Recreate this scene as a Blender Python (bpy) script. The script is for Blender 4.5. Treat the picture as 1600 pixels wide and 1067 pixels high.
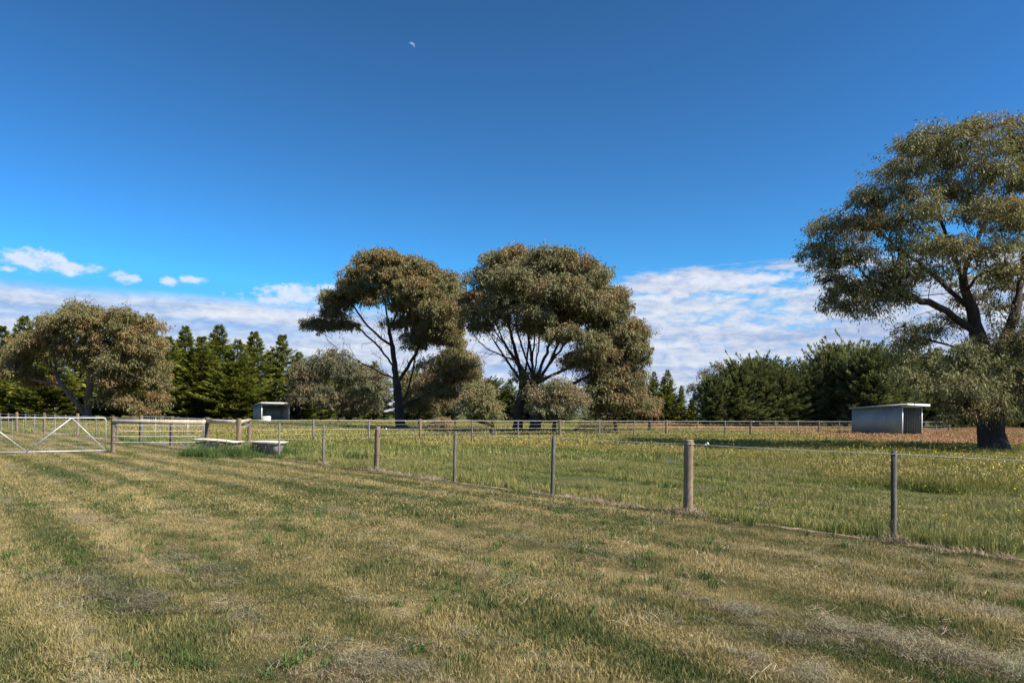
import bpy, math, random
import numpy as np
from mathutils import Matrix, Vector

for o in list(bpy.data.objects): bpy.data.objects.remove(o)
S = bpy.context.scene
C = S.collection
R = math.radians
random.seed(7)
rng = np.random.default_rng(11)

# ------------------------------------------------------------------ camera
F, CX, CY, EYE, ROLL = 1120.0, 800.0, 645.0, 1.6, R(0.6)
cam_d = bpy.data.cameras.new('camera')
cam = bpy.data.objects.new('camera', cam_d)
C.objects.link(cam)
cam_d.sensor_width = 36.0
cam_d.lens = F / 1600 * 36
cam_d.shift_y = (CY - 533.5) / 1600
cam_d.clip_end = 9000
cr, sr = math.cos(ROLL), math.sin(ROLL)
cam.matrix_world = Matrix(((cr, -sr, 0, 0), (0, 0, -1, 0), (sr, cr, 0, EYE), (0, 0, 0, 1)))
S.camera = cam

def at(px, py, Y):
    a, b = (px - CX) / F, (py - CY) / F
    return np.array([(a * cr + b * sr) * Y, Y, EYE - (-a * sr + b * cr) * Y])
def ground(px, py):
    a, b = (px - CX) / F, (py - CY) / F
    Y = EYE / (-a * sr + b * cr)
    return np.array([(a * cr + b * sr) * Y, Y, 0.0])
def azel(px, py):
    v = at(px, py, 1.0) - np.array([0, 0, EYE])
    return math.atan2(v[0], v[1]), math.atan2(v[2], math.hypot(v[0], v[1]))

# ------------------------------------------------------------------ node helpers
class NT:
    def __init__(s, tree): s.t = tree; s.n = tree.nodes; s.l = tree.links
    def new(s, typ, **kw):
        n = s.n.new(typ)
        for k, v in kw.items(): setattr(n, k, v)
        return n
    def put(s, sock, v):
        if isinstance(v, bpy.types.NodeSocket): s.l.new(v, sock)
        elif v is not None: sock.default_value = v
    def m(s, op, a, b=None, c=None, clamp=False):
        n = s.new('ShaderNodeMath', operation=op, use_clamp=clamp)
        for i, v in enumerate((a, b, c)):
            if v is not None: s.put(n.inputs[i], v)
        return n.outputs[0]
    def mr(s, v, a, b, c=0.0, d=1.0, smooth=True):
        n = s.new('ShaderNodeMapRange', interpolation_type='SMOOTHSTEP' if smooth else 'LINEAR')
        for i, x in enumerate((v, a, b, c, d)): s.put(n.inputs[i], x)
        return n.outputs[0]
    def noise(s, vec, scale, detail=4.0, rough=0.55, dist=0.0):
        n = s.new('ShaderNodeTexNoise')
        if vec is not None: s.put(n.inputs['Vector'], vec)
        n.inputs['Scale'].default_value = scale; n.inputs['Detail'].default_value = detail
        n.inputs['Roughness'].default_value = rough; n.inputs['Distortion'].default_value = dist
        return n.outputs[0]
    def vm(s, op, a, b):
        n = s.new('ShaderNodeVectorMath', operation=op)
        s.put(n.inputs[0], a); s.put(n.inputs[1], b)
        return n.outputs[0]
    def mapping(s, vec, rot=(0, 0, 0), scale=(1, 1, 1)):
        n = s.new('ShaderNodeMapping'); s.put(n.inputs[0], vec)
        n.inputs['Rotation'].default_value = rot; n.inputs['Scale'].default_value = scale
        return n.outputs[0]
    def mix(s, f, a, b, blend='MIX'):
        n = s.new('ShaderNodeMix', data_type='RGBA', blend_type=blend)
        s.put(n.inputs[0], f)
        for i, v in ((6, a), (7, b)):
            if isinstance(v, tuple) and len(v) == 3: v = v + (1,)
            s.put(n.inputs[i], v)
        return n.outputs[2]
    def ramp(s, f, stops):
        n = s.new('ShaderNodeValToRGB'); s.put(n.inputs[0], f)
        e = n.color_ramp.elements
        while len(e) < len(stops): e.new(0.5)
        for i, (p, c) in enumerate(stops): e[i].position = p; e[i].color = tuple(c) + (1,)
        return n.outputs[0]
    def attr(s, name, out='Color'):
        return s.new('ShaderNodeAttribute', attribute_name=name).outputs[out]

# ------------------------------------------------------------------ sky, sun, exposure
SUN_EL = R(46)
sx, sy = 0.900, -0.435                                  # horizontal direction towards the sun
sunv = Vector((sx * math.cos(SUN_EL), sy * math.cos(SUN_EL), math.sin(SUN_EL))).normalized()
W = bpy.data.worlds.new('World'); S.world = W; W.use_nodes = True
w = NT(W.node_tree); w.n.clear()
sky = w.new('ShaderNodeTexSky', sky_type='NISHITA')
sky.sun_disc = False; sky.sun_elevation = SUN_EL
sky.sun_rotation = math.atan2(sx, sy)                  # measured from +Y towards +X
sky.altitude = 300; sky.air_density = 1.0; sky.dust_density = 0.25; sky.ozone_density = 3.0
hs = w.new('ShaderNodeHueSaturation'); w.l.new(sky.outputs[0], hs.inputs['Color'])
hs.inputs['Hue'].default_value = 0.495; hs.inputs['Saturation'].default_value = 1.38; hs.inputs['Value'].default_value = 1.0
def vpow(col, piv, ex, val, cap):
    s_ = w.new('ShaderNodeSeparateColor'); w.l.new(col, s_.inputs[0]); o_ = w.new('ShaderNodeCombineColor')
    for k in range(3):
        x = w.m('POWER', w.m('DIVIDE', s_.outputs[k], piv[k]), ex[k])
        w.put(o_.inputs[k], w.m('MINIMUM', w.m('MULTIPLY', x, val[k]), cap[k]))
    return o_.outputs[0]
skyc = vpow(hs.outputs[0], (1.12, 3.35, 5.9), (0.50, 1.30, 1.75), (0.80, 4.2, 9.0), (2.6, 4.7, 9.4))
gen = w.new('ShaderNodeTexCoord').outputs['Generated']
sp = w.new('ShaderNodeSeparateXYZ'); w.l.new(gen, sp.inputs[0])
dx, dy, dz = sp.outputs
az = w.m('ARCTAN2', dx, dy)
el = w.m('ARCSINE', dz)
# sheet clouds low round the whole horizon: smooth bank to the left, mottled to the right
vs = w.mapping(gen, scale=(1, 1, 9))
big = w.noise(vs, 2.2, 3, 0.5)
streak = w.noise(w.mapping(gen, scale=(1, 1, 14)), 4.0, 5, 0.55)
mott = w.noise(w.mapping(gen, scale=(1, 1, 2.6)), 40, 5, 0.62, 0.4)
mott2 = w.noise(w.mapping(gen, scale=(1, 1, 5.5)), 8, 5, 0.6)
rgt = w.mr(az, 0.02, 0.22)
top = w.m('ADD', w.m('MULTIPLY', rgt, 0.052), 0.147)
edge = w.m('SUBTRACT', top, el)
wob = w.m('ADD', w.m('MULTIPLY', w.m('SUBTRACT', big, 0.5), 0.05), w.m('MULTIPLY', w.m('MULTIPLY', w.m('SUBTRACT', mott2, 0.5), 0.16), rgt))
cover = w.mr(w.m('ADD', edge, wob), -0.004, 0.022)
dens_l = w.mr(streak, 0.28, 0.58, 0.70, 1.0)
dens_r = w.m('ADD', w.mr(mott, 0.34, 0.62, 0.0, 0.55), w.mr(mott2, 0.30, 0.52, 0.30, 0.80), clamp=True)
dn = w.new('ShaderNodeMix', data_type='FLOAT'); w.put(dn.inputs[0], rgt); w.put(dn.inputs[2], dens_l); w.put(dn.inputs[3], dens_r)
sheet = w.m('MULTIPLY', cover, dn.outputs[0])
# small fair-weather puffs
nb = w.noise(w.mapping(gen, scale=(1, 1, 1.7)), 46, 6, 0.66)
nb = w.m('MULTIPLY', w.m('SUBTRACT', nb, 0.5), 3.0)
puffs = None
for (bx, by, rx, ry) in ((48, 405, 50, 14), (105, 418, 40, 10), (194, 434, 19, 9), (264, 438, 15, 8), (298, 438, 18, 7), (14, 420, 12, 5),
                         (470, 463, 80, 17), (430, 470, 40, 10), (515, 448, 22, 7), (465, 495, 42, 8), (1130, 437, 120, 10)):
    a0, e0 = azel(bx, by)
    qa = w.m('MULTIPLY', w.m('SUBTRACT', az, a0), F / rx * 0.9)
    qe = w.m('MULTIPLY', w.m('SUBTRACT', el, e0), F / ry * 0.9)
    q = w.m('SQRT', w.m('ADD', w.m('MULTIPLY', qa, qa), w.m('MULTIPLY', qe, qe)))
    d = w.mr(w.m('ADD', q, nb), 1.0, 0.15)
    puffs = d if puffs is None else w.m('MAXIMUM', puffs, d)
shade = w.m('ADD', w.m('MULTIPLY', streak, 0.5), w.m('MULTIPLY', mott, 0.5))
CL = 10.0
ccol = w.ramp(shade, ((0.38, (0.43, 0.51, 0.73)), (0.50, (0.68, 0.74, 0.89)), (0.62, (0.92, 0.94, 0.99))))
ccol = w.vm('MULTIPLY', ccol, (0.75 * CL,) * 3)
pcol = w.ramp(w.m('ADD', w.m('MULTIPLY', nb, 0.25), 0.5), ((0.35, (0.80, 0.84, 0.95)), (0.7, (0.60, 0.68, 0.88))))
pcol = w.vm('MULTIPLY', pcol, (0.85 * CL,) * 3)
col = w.mix(w.m('MULTIPLY', sheet, 0.92), skyc, ccol)
col = w.mix(w.m('MULTIPLY', puffs, 0.85), col, pcol)
bg = w.new('ShaderNodeBackground'); w.l.new(col, bg.inputs[0]); bg.inputs[1].default_value = 0.062
ow = w.new('ShaderNodeOutputWorld'); w.l.new(bg.outputs[0], ow.inputs[0])

sun_d = bpy.data.lights.new('sun', 'SUN'); sun = bpy.data.objects.new('sun', sun_d); C.objects.link(sun)
sun_d.energy = 5.0; sun_d.angle = R(0.5); sun_d.color = (1.0, 0.93, 0.82)
sun.rotation_euler = sunv.to_track_quat('Z', 'Y').to_euler()
sun.location = (30, -20, 40)

S.view_settings.view_transform = 'Standard'; S.view_settings.look = 'None'
S.view_settings.gamma = 1.0; S.view_settings.use_curve_mapping = False
S.view_settings.exposure = 1.0
S.render.engine = 'CYCLES'
S.cycles.max_bounces = 6; S.cycles.transparent_max_bounces = 8; S.cycles.diffuse_bounces = 3

# ------------------------------------------------------------------ object helpers
def tag(o, label=None, cat=None, group=None, kind=None):
    if label: o['label'] = label
    if cat: o['category'] = cat
    if group: o['group'] = group
    if kind: o['kind'] = kind
    return o
def empty(name, loc, rz=0.0):
    o = bpy.data.objects.new(name, None); C.objects.link(o)
    o.location = loc; o.rotation_euler = (0, 0, rz); o.empty_display_size = 0.2
    return o
def mesh_np(name, v, faces, mat=None, col=None, smooth=False):
    """faces: list of int arrays, each (n,k)"""
    me = bpy.data.meshes.new(name)
    v = np.asarray(v, np.float32)
    me.vertices.add(len(v)); me.vertices.foreach_set('co', v.ravel())
    fl = [np.asarray(f, np.int32) for f in faces if len(f)]
    tot = np.concatenate([np.full(len(f), f.shape[1], np.int32) for f in fl])
    idx = np.concatenate([f.ravel() for f in fl])
    me.loops.add(len(idx)); me.loops.foreach_set('vertex_index', idx)
    me.polygons.add(len(tot))
    me.polygons.foreach_set('loop_start', np.concatenate([[0], np.cumsum(tot)[:-1]]).astype(np.int32))
    me.polygons.foreach_set('loop_total', tot)
    if smooth: me.polygons.foreach_set('use_smooth', np.ones(len(tot), bool))
    me.update(calc_edges=True)
    if col is not None:
        a = me.color_attributes.new('col', 'FLOAT_COLOR', 'POINT')
        c = np.ones((len(v), 4), np.float32); c[:, :3] = col
        a.data.foreach_set('color', c.ravel())
    if mat: me.materials.append(mat)
    return me
def obj(name, me, parent=None):
    o = bpy.data.objects.new(name, me); C.objects.link(o)
    if parent: o.parent = parent
    return o
class MB:
    def __init__(s): s.v = []; s.q = []; s.t = []
    def add(s, v, q=(), t=()):
        b = len(s.v); s.v += [tuple(p) for p in v]
        s.q += [[i + b for i in f] for f in q]; s.t += [[i + b for i in f] for f in t]
        return s
    def box(s, lo, hi, M=None):
        (a, b, c), (d, e, f) = lo, hi
        v = [(a, b, c), (d, b, c), (d, e, c), (a, e, c), (a, b, f), (d, b, f), (d, e, f), (a, e, f)]
        if M is not None: v = [tuple(M @ Vector(p)) for p in v]
        return s.add(v, [(0, 3, 2, 1), (4, 5, 6, 7), (0, 1, 5, 4), (1, 2, 6, 5), (2, 3, 7, 6), (3, 0, 4, 7)])
    def tube(s, pts, r, n=8, cap=True):
        pts = [np.array(p, float) for p in pts]
        rs = r if hasattr(r, '__len__') else [r] * len(pts)
        rings = []
        d0 = pts[1] - pts[0]
        up = np.array([0, 0, 1.0]) if abs(d0[2]) < 0.8 * np.linalg.norm(d0) else np.array([1.0, 0, 0])
        V = []
        for i, p in enumerate(pts):
            d = pts[min(i + 1, len(pts) - 1)] - pts[max(i - 1, 0)]; d = d / (np.linalg.norm(d) + 1e-9)
            x = np.cross(up, d); x /= np.linalg.norm(x) + 1e-9; y = np.cross(d, x); up = y if abs(d[2]) < 0.8 else up
            for k in range(n):
                a = 2 * math.pi * k / n
                V.append(p + rs[i] * (math.cos(a) * x + math.sin(a) * y))
        Q = [(i * n + k, i * n + (k + 1) % n, (i + 1) * n + (k + 1) % n, (i + 1) * n + k) for i in range(len(pts) - 1) for k in range(n)]
        T = []
        if cap:
            V += [pts[0], pts[-1]]; a, b = len(V) - 2, len(V) - 1; m = (len(pts) - 1) * n
            T = [(a, (k + 1) % n, k) for k in range(n)] + [(b, m + k, m + (k + 1) % n) for k in range(n)]
        return s.add(V, Q, T)
    def mesh(s, name, mat, smooth=False):
        return mesh_np(name, np.array(s.v), [np.array(s.q).reshape(-1, 4), np.array(s.t).reshape(-1, 3)], mat, smooth=smooth)
    def build(s, name, mat, parent=None, smooth=False, label=None):
        o = obj(name, s.mesh(name, mat, smooth), parent)
        if label: o['label'] = label
        return o

# ------------------------------------------------------------------ materials
def mat_new(name):
    m = bpy.data.materials.new(name); m.use_nodes = True
    t = NT(m.node_tree); b = t.n['Principled BSDF']; return m, t, b
def out(t): return t.n['Material Output']

def leaf_mat(name, rough=0.55, spec=0.35, trans=0.3):
    m, t, b = mat_new(name)
    c = t.attr('col')
    t.put(b.inputs['Base Color'], c); b.inputs['Roughness'].default_value = rough
    b.inputs['Specular IOR Level'].default_value = spec
    tr = t.new('ShaderNodeBsdfTranslucent'); t.put(tr.inputs[0], t.mix(1.0, c, (1.0, 0.95, 0.55), 'MULTIPLY'))
    mx = t.new('ShaderNodeMixShader'); mx.inputs[0].default_value = trans
    t.l.new(b.outputs[0], mx.inputs[1]); t.l.new(tr.outputs[0], mx.inputs[2]); t.l.new(mx.outputs[0], out(t).inputs[0])
    return m
M_GUM = leaf_mat('gum_leaf', 0.6, 0.22, 0.30)
M_CON = leaf_mat('conifer_frond', 0.7, 0.12, 0.28)

def bark_mat(name, c1, c2, sc=6.0):
    m, t, b = mat_new(name)
    g = t.new('ShaderNodeNewGeometry').outputs['Position']
    n = t.noise(t.mapping(g, scale=(1, 1, 0.18)), sc, 6, 0.65, 0.4)
    big = t.noise(g, 0.8, 3)
    f = t.m('ADD', t.m('MULTIPLY', n, 0.75), t.m('MULTIPLY', big, 0.3), clamp=True)
    t.put(b.inputs['Base Color'], t.ramp(f, ((0.34, c1), (0.66, c2)))); b.inputs['Roughness'].default_value = 0.9
    bp = t.new('ShaderNodeBump'); bp.inputs['Strength'].default_value = 0.8; bp.inputs['Distance'].default_value = 0.04
    t.l.new(n, bp.inputs['Height']); t.l.new(bp.outputs[0], b.inputs['Normal'])
    return m
M_BARK = bark_mat('gum_bark', (0.012, 0.009, 0.007), (0.07, 0.053, 0.04))
M_BARK2 = bark_mat('pale_gum_bark', (0.05, 0.036, 0.028), (0.24, 0.17, 0.13))
M_CBARK = bark_mat('cypress_bark', (0.03, 0.02, 0.015), (0.09, 0.06, 0.045))

def wood_mat(name, c1, c2, sc=22):
    m, t, b = mat_new(name)
    g = t.new('ShaderNodeTexCoord').outputs['Object']
    oi = t.new('ShaderNodeObjectInfo').outputs['Random']
    v = t.vm('ADD', g, (0, 0, 0)); t.put(v.node.inputs[1], t.new('ShaderNodeObjectInfo').outputs['Location'])
    n = t.noise(t.mapping(v, scale=(1, 1, 0.07)), sc, 6, 0.7, 0.6)
    n2 = t.noise(v, 3.5, 4, 0.6)
    f = t.m('ADD', t.m('MULTIPLY', n, 0.7), t.m('MULTIPLY', n2, 0.35), clamp=True)
    f = t.m('ADD', f, t.m('MULTIPLY', t.m('SUBTRACT', oi, 0.5), 0.14), clamp=True)
    t.put(b.inputs['Base Color'], t.ramp(f, ((0.36, c1), (0.68, c2)))); b.inputs['Roughness'].default_value = 0.85
    b.inputs['Specular IOR Level'].default_value = 0.2
    bp = t.new('ShaderNodeBump'); bp.inputs['Strength'].default_value = 0.6; bp.inputs['Distance'].default_value = 0.01
    t.l.new(n, bp.inputs['Height']); t.l.new(bp.outputs[0], b.inputs['Normal'])
    return m
M_POST = wood_mat('weathered_pine_post', (0.075, 0.055, 0.036), (0.27, 0.205, 0.14))
M_DROP = wood_mat('grey_timber_dropper', (0.05, 0.046, 0.04), (0.19, 0.175, 0.15))
M_RAIL = wood_mat('weathered_rail', (0.26, 0.22, 0.16), (0.55, 0.48, 0.37))
M_BOARD = wood_mat('bleached_board', (0.50, 0.44, 0.33), (0.78, 0.72, 0.58), 14)

def metal_mat(name, c, rough, met, var=0.15, sc=5.0):
    m, t, b = mat_new(name)
    g = t.new('ShaderNodeNewGeometry').outputs['Position']
    n = t.noise(g, sc, 5, 0.65)
    lo = tuple(x * (1 - var) for x in c); hi = tuple(min(1, x * (1 + var)) for x in c)
    t.put(b.inputs['Base Color'], t.ramp(n, ((0.35, lo), (0.65, hi)))); b.inputs['Metallic'].default_value = met
    t.put(b.inputs['Roughness'], t.mr(n, 0.3, 0.7, rough - 0.08, rough + 0.1))
    return m
M_GALV = metal_mat('galvanised_pipe', (0.50, 0.52, 0.54), 0.45, 0.35)
M_WIRE = metal_mat('galvanised_wire', (0.42, 0.42, 0.42), 0.5, 0.4)
M_TAPE = metal_mat('pale_electric_wire', (0.58, 0.58, 0.54), 0.6, 0.0)
M_WHITE = metal_mat('white_steel', (0.78, 0.79, 0.80), 0.5, 0.0, 0.06)
M_SHED = metal_mat('zinc_sheet', (0.34, 0.39, 0.40), 0.5, 0.15, 0.12, 1.6)
M_ENAM = metal_mat('stained_enamel', (0.27, 0.255, 0.245), 0.45, 0.0, 0.3, 6)
M_INSU = metal_mat('white_plastic', (0.85, 0.85, 0.85), 0.4, 0.0, 0.03)
M_BLACK = metal_mat('black_plastic', (0.02, 0.02, 0.02), 0.5, 0.0, 0.1)

# ------------------------------------------------------------------ layout of the paddocks
FL = {px: ground(px, py) for px, py in ((1396, 850), (1075, 803), (863, 773), (710, 751), (588, 737), (505, 726))}
P = np.array(list(FL.values()))[:, :2]
c0 = P.mean(0); u_, s_, vt = np.linalg.svd(P - c0); U = vt[0] if vt[0][0] < 0 else -vt[0]      # fence direction, going away to the left
NRM = np.array([U[1], -U[0]]);  NRM = NRM if NRM[1] > 0 else -NRM                                # towards the far paddock
def on_line(px):
    """point of the near fence line seen at picture column px (taken at ground level)"""
    y = 720.0
    for _ in range(6):
        a = (px - CX) / F; b = (y - CY) / F
        k = a * cr + b * sr
        A = np.array([[U[0], -k], [U[1], -1.0]])
        sol = np.linalg.solve(A, -c0); Y = sol[1]
        y = CY + (EYE / Y + a * sr) / cr * F
    return np.array([k * Y, Y, 0.0])
yard = [ground(373, 711), ground(323, 706), ground(268, 698), ground(220, 692), ground(121, 681), ground(69, 676), ground(26, 673)]
q436 = on_line(436)
bend = [q436] + yard
LINE = np.array([(c0 - U * 60)] + [q436[:2]] + [p[:2] for p in yard[1:]] + [yard[-1][:2] + (yard[-1][:2] - yard[3][:2]) * 4])
def line_dist(p):
    """signed distance to the long fence line (positive beyond it)"""
    p = np.asarray(p)[:, :2]; best = np.full(len(p), 1e9); sg = np.ones(len(p))
    for a, b in zip(LINE[:-1], LINE[1:]):
        d = b - a; L2 = d @ d
        t = np.clip(((p - a) @ d) / L2, 0, 1)
        e = p - a - t[:, None] * d
        ds = np.hypot(e[:, 0], e[:, 1])
        s = np.sign(d[1] * e[:, 0] - d[0] * e[:, 1])
        m = ds < best; best[m] = ds[m]; sg[m] = s[m]
    return best * sg

# ------------------------------------------------------------------ ground
ANG = math.atan2(U[1], U[0])
def turf_patch(t, pos):
    """patch fields shared by soil and blades: dryness streaks along the mowing direction"""
    def dot(v):
        n = t.new('ShaderNodeVectorMath', operation='DOT_PRODUCT'); t.put(n.inputs[0], pos); n.inputs[1].default_value = (v[0], v[1], 0); return n.outputs['Value']
    s_, d_ = dot(U), dot(NRM)
    cb = t.new('ShaderNodeCombineXYZ'); t.put(cb.inputs[0], t.m('MULTIPLY', s_, 0.10)); t.put(cb.inputs[1], d_)
    a = t.noise(cb.outputs[0], 1.15, 4, 0.62, 0.15)
    sw = t.m('SINE', t.m('ADD', t.m('MULTIPLY', d_, 2 * math.pi / 1.15), t.m('MULTIPLY', t.noise(cb.outputs[0], 0.5, 2), 6.0)))
    a = t.m('ADD', a, t.m('MULTIPLY', sw, 0.11))
    b = t.noise(pos, 1.7, 5, 0.62, 0.3)
    return a, b
def side_mask(t, pos):
    n = t.new('ShaderNodeVectorMath', operation='DOT_PRODUCT'); t.put(n.inputs[0], pos); n.inputs[1].default_value = (NRM[0], NRM[1], 0)
    return t.m('SUBTRACT', n.outputs['Value'], float(NRM @ c0))

m, t, b = mat_new('ground'); M_GROUND = m
pos = t.new('ShaderNodeNewGeometry').outputs['Position']
a_, b_ = turf_patch(t, pos)
f = t.m('ADD', t.m('MULTIPLY', a_, 0.55), t.m('MULTIPLY', b_, 0.5))
lawn = t.ramp(f, ((0.40, (0.055, 0.065, 0.022)), (0.50, (0.12, 0.10, 0.042)), (0.62, (0.22, 0.17, 0.075))))
far = t.ramp(t.noise(pos, 0.35, 5, 0.6), ((0.4, (0.055, 0.075, 0.02)), (0.6, (0.11, 0.11, 0.035))))
sd = side_mask(t, pos)
base = t.mix(t.mr(sd, -0.1, 0.25), lawn, far)
fine = t.noise(pos, 38, 5, 0.7)
base = t.mix(t.mr(fine, 0.38, 0.6, 0.55, 0.0), base, (0.04, 0.032, 0.02))
t.put(b.inputs['Base Color'], base); b.inputs['Roughness'].default_value = 1.0; b.inputs['Specular IOR Level'].default_value = 0.1
bp = t.new('ShaderNodeBump'); bp.inputs['Strength'].default_value = 0.9; bp.inputs['Distance'].default_value = 0.03
t.l.new(fine, bp.inputs['Height']); t.l.new(bp.outputs[0], b.inputs['Normal'])
gx = np.concatenate([[-4000, -1500, -600, -250], np.linspace(-120, 120, 49), [250, 600, 1500, 4000]])
gy = np.concatenate([[-1500, -400, -100], np.linspace(-20, 160, 37), [250, 600, 1500, 6000]])
XX, YY = np.meshgrid(gx, gy); nx, ny = len(gx), len(gy)
V = np.stack([XX.ravel(), YY.ravel(), np.zeros(nx * ny)], 1)
i, j = np.meshgrid(np.arange(nx - 1), np.arange(ny - 1)); k = (j * nx + i).ravel()
g = obj('ground', mesh_np('ground', V, [np.stack([k, k + 1, k + nx + 1, k + nx], 1)], M_GROUND)); tag(g, kind='structure')

# bare bleached strip sprayed along the fence line
m, t, b = mat_new('sprayed_strip')
pos = t.new('ShaderNodeNewGeometry').outputs['Position']
n = t.noise(pos, 9, 6, 0.7)
t.put(b.inputs['Base Color'], t.ramp(n, ((0.36, (0.07, 0.055, 0.03)), (0.52, (0.20, 0.15, 0.085)), (0.70, (0.36, 0.27, 0.17)))))
b.inputs['Roughness'].default_value = 1.0
bp = t.new('ShaderNodeBump'); bp.inputs['Strength'].default_value = 1; bp.inputs['Distance'].default_value = 0.03
t.l.new(n, bp.inputs['Height']); t.l.new(bp.outputs[0], b.inputs['Normal'])
M_STRIP = m
v = []; cnt = 0
def resample(poly, step):
    o_ = []
    for a, b2 in zip(poly[:-1], poly[1:]):
        n_ = max(1, int(np.linalg.norm(b2 - a) / step))
        for q in range(n_): o_.append(a + (b2 - a) * q / n_)
    return np.array(o_ + [poly[-1]])
sl = resample(np.array([c0 - U * 16, q436[:2], yard[1][:2], yard[3][:2], yard[5][:2], yard[6][:2]]), 0.13)
for q in range(len(sl)):
    d = sl[min(q + 1, len(sl) - 1)] - sl[max(q - 1, 0)]; d /= np.linalg.norm(d); nn = np.array([-d[1], d[0]])
    s1, s2 = 0.03 + 0.12 * random.random(), 0.02 + 0.10 * random.random()
    for e in (s1, -s2): v.append((*(sl[q] + nn * e), 0.006))
Q = [(2 * q, 2 * q + 1, 2 * q + 3, 2 * q + 2) for q in range(len(sl) - 1)]
o = obj('sprayed_strip', mesh_np('sprayed_strip', v, [np.array(Q)], M_STRIP)); tag(o, kind='structure')
STRIP = sl

# ------------------------------------------------------------------ open-fronted horse shelters
def ribbed(L, h0, h1, axis_mat, name, parent, rib=.19, depth=.022):
    """upright ribbed sheet from x=0..L, height h0..h1, in a frame given by axis_mat"""
    xs = []; x = 0
    while x < L:
        xs += [(x, 0), (x + .09, 0), (x + .11, depth), (x + .15, depth), (x + .17, 0)]; x += rib
    xs = [(min(a, L), b) for a, b in xs] + [(L, 0)]
    V = []; Q = []
    for k, (a, b) in enumerate(xs):
        zt = h0 + (h1 - h0) * a / L
        V += [axis_mat @ Vector((a, b, 0)), axis_mat @ Vector((a, b, zt)), axis_mat @ Vector((a, b - .012, zt)), axis_mat @ Vector((a, b - .012, 0))]
    n = len(xs)
    for k in range(n - 1):
        i, j = 4 * k, 4 * k + 4
        for q in range(4): Q.append((i + q, i + (q + 1) % 4, j + (q + 1) % 4, j + q))
    Q += [(0, 3, 2, 1), (4 * n - 4, 4 * n - 3, 4 * n - 2, 4 * n - 1)]
    return MB().add(V, Q).build(name, M_SHED, parent)
def shelter(p0, rz, W_, D_, hb, hf, label):
    """x along the open front from p0, -y out of the front; walls at x=0, x=W and the back"""
    g_ = empty('horse_shelter', tuple(p0), rz); tag(g_, label, 'shelter')
    T = Matrix.Translation
    # left wall runs from the back (y=D) to the front (y=0), ribs outwards (-x)
    A = Matrix(((0, -1, 0, 0), (-1, 0, 0, D_), (0, 0, 1, 0), (0, 0, 0, 1)))
    ribbed(D_, hb, hf, A, 'wall', g_)
    B = Matrix(((0, 1, 0, W_), (-1, 0, 0, D_), (0, 0, 1, 0), (0, 0, 0, 1)))
    ribbed(D_, hb, hf, B, 'wall', g_)
    Cm = Matrix(((-1, 0, 0, W_ - .02), (0, 1, 0, D_ + .0), (0, 0, 1, 0), (0, 0, 0, 1)))
    ribbed(W_ - .04, hb, hb, Cm, 'wall', g_)
    # skillion roof with overhang
    ov, sl = .55, (hf - hb) / D_
    V = []; Q = []; n = int((W_ + .5) / .2); 
    for k in range(n + 1):
        x = -.25 + (W_ + .5) * k / n
        for dx_, dz_ in ((0, .0), (.10, .0), (.12, .03), (.16, .03), (.18, 0)):
            if k == n and dx_ > 0: break
            for y in (-ov, D_ + .15):
                z = hf - sl * y + .05 + dz_; V += [(x + dx_, y, z), (x + dx_, y, z - .012)]
    m_ = len(V) // 4
    for k in range(m_ - 1):
        i, j = 4 * k, 4 * k + 4
        Q += [(i, j, j + 2, i + 2), (i + 1, i + 3, j + 3, j + 1), (i, i + 1, j + 1, j), (i + 2, j + 2, j + 3, i + 3)]
    Q += [(0, 2, 3, 1), (4 * m_ - 4, 4 * m_ - 3, 4 * m_ - 1, 4 * m_ - 2)]
    rf_ = MB().add(V, Q).build('roof', M_SHED, g_)
    zf = hf + sl * ov
    MB().box((-.27, -ov - .03, zf - .10), (W_ + .27, -ov - .003, zf + .09)).build('fascia', M_WHITE, rf_)
    for x in (-.27, W_ + .25):
        MB().add([(x, -ov, zf - .05), (x + .02, -ov, zf - .05), (x + .02, D_ + .15, hb - sl * .15 - .05), (x, D_ + .15, hb - sl * .15 - .05), (x, -ov, zf + .08), (x + .02, -ov, zf + .08), (x + .02, D_ + .15, hb - sl * .15 + .08), (x, D_ + .15, hb - sl * .15 + .08)],
                 [(0, 3, 2, 1), (4, 5, 6, 7), (0, 1, 5, 4), (1, 2, 6, 5), (2, 3, 7, 6), (3, 0, 4, 7)]).build('barge', M_SHED, rf_)
    for x in (0.0, W_ - .09):
        MB().box((x, -.10, 0), (x + .09, -.015, hf - .02)).build('post', M_WHITE, g_)
    MB().box((.1, .0, hf - .16), (W_ - .1, .05, hf - .02)).build('beam', M_WHITE, g_)
    return g_
RZ = math.atan2(.62, .785)
pR = at(1408, 682, 57.5); pR[2] = 0
shelter(pR, RZ, 3.7, 4.0, 2.28, 2.55, 'zinc horse shelter with white front post beside the big right hand gum')
pL = at(408, 660, 94.0); pL[2] = 0
shelter(pL, RZ + .02, 3.8, 3.0, 2.15, 2.5, 'small zinc horse shelter with open front before the cypress row')
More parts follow.
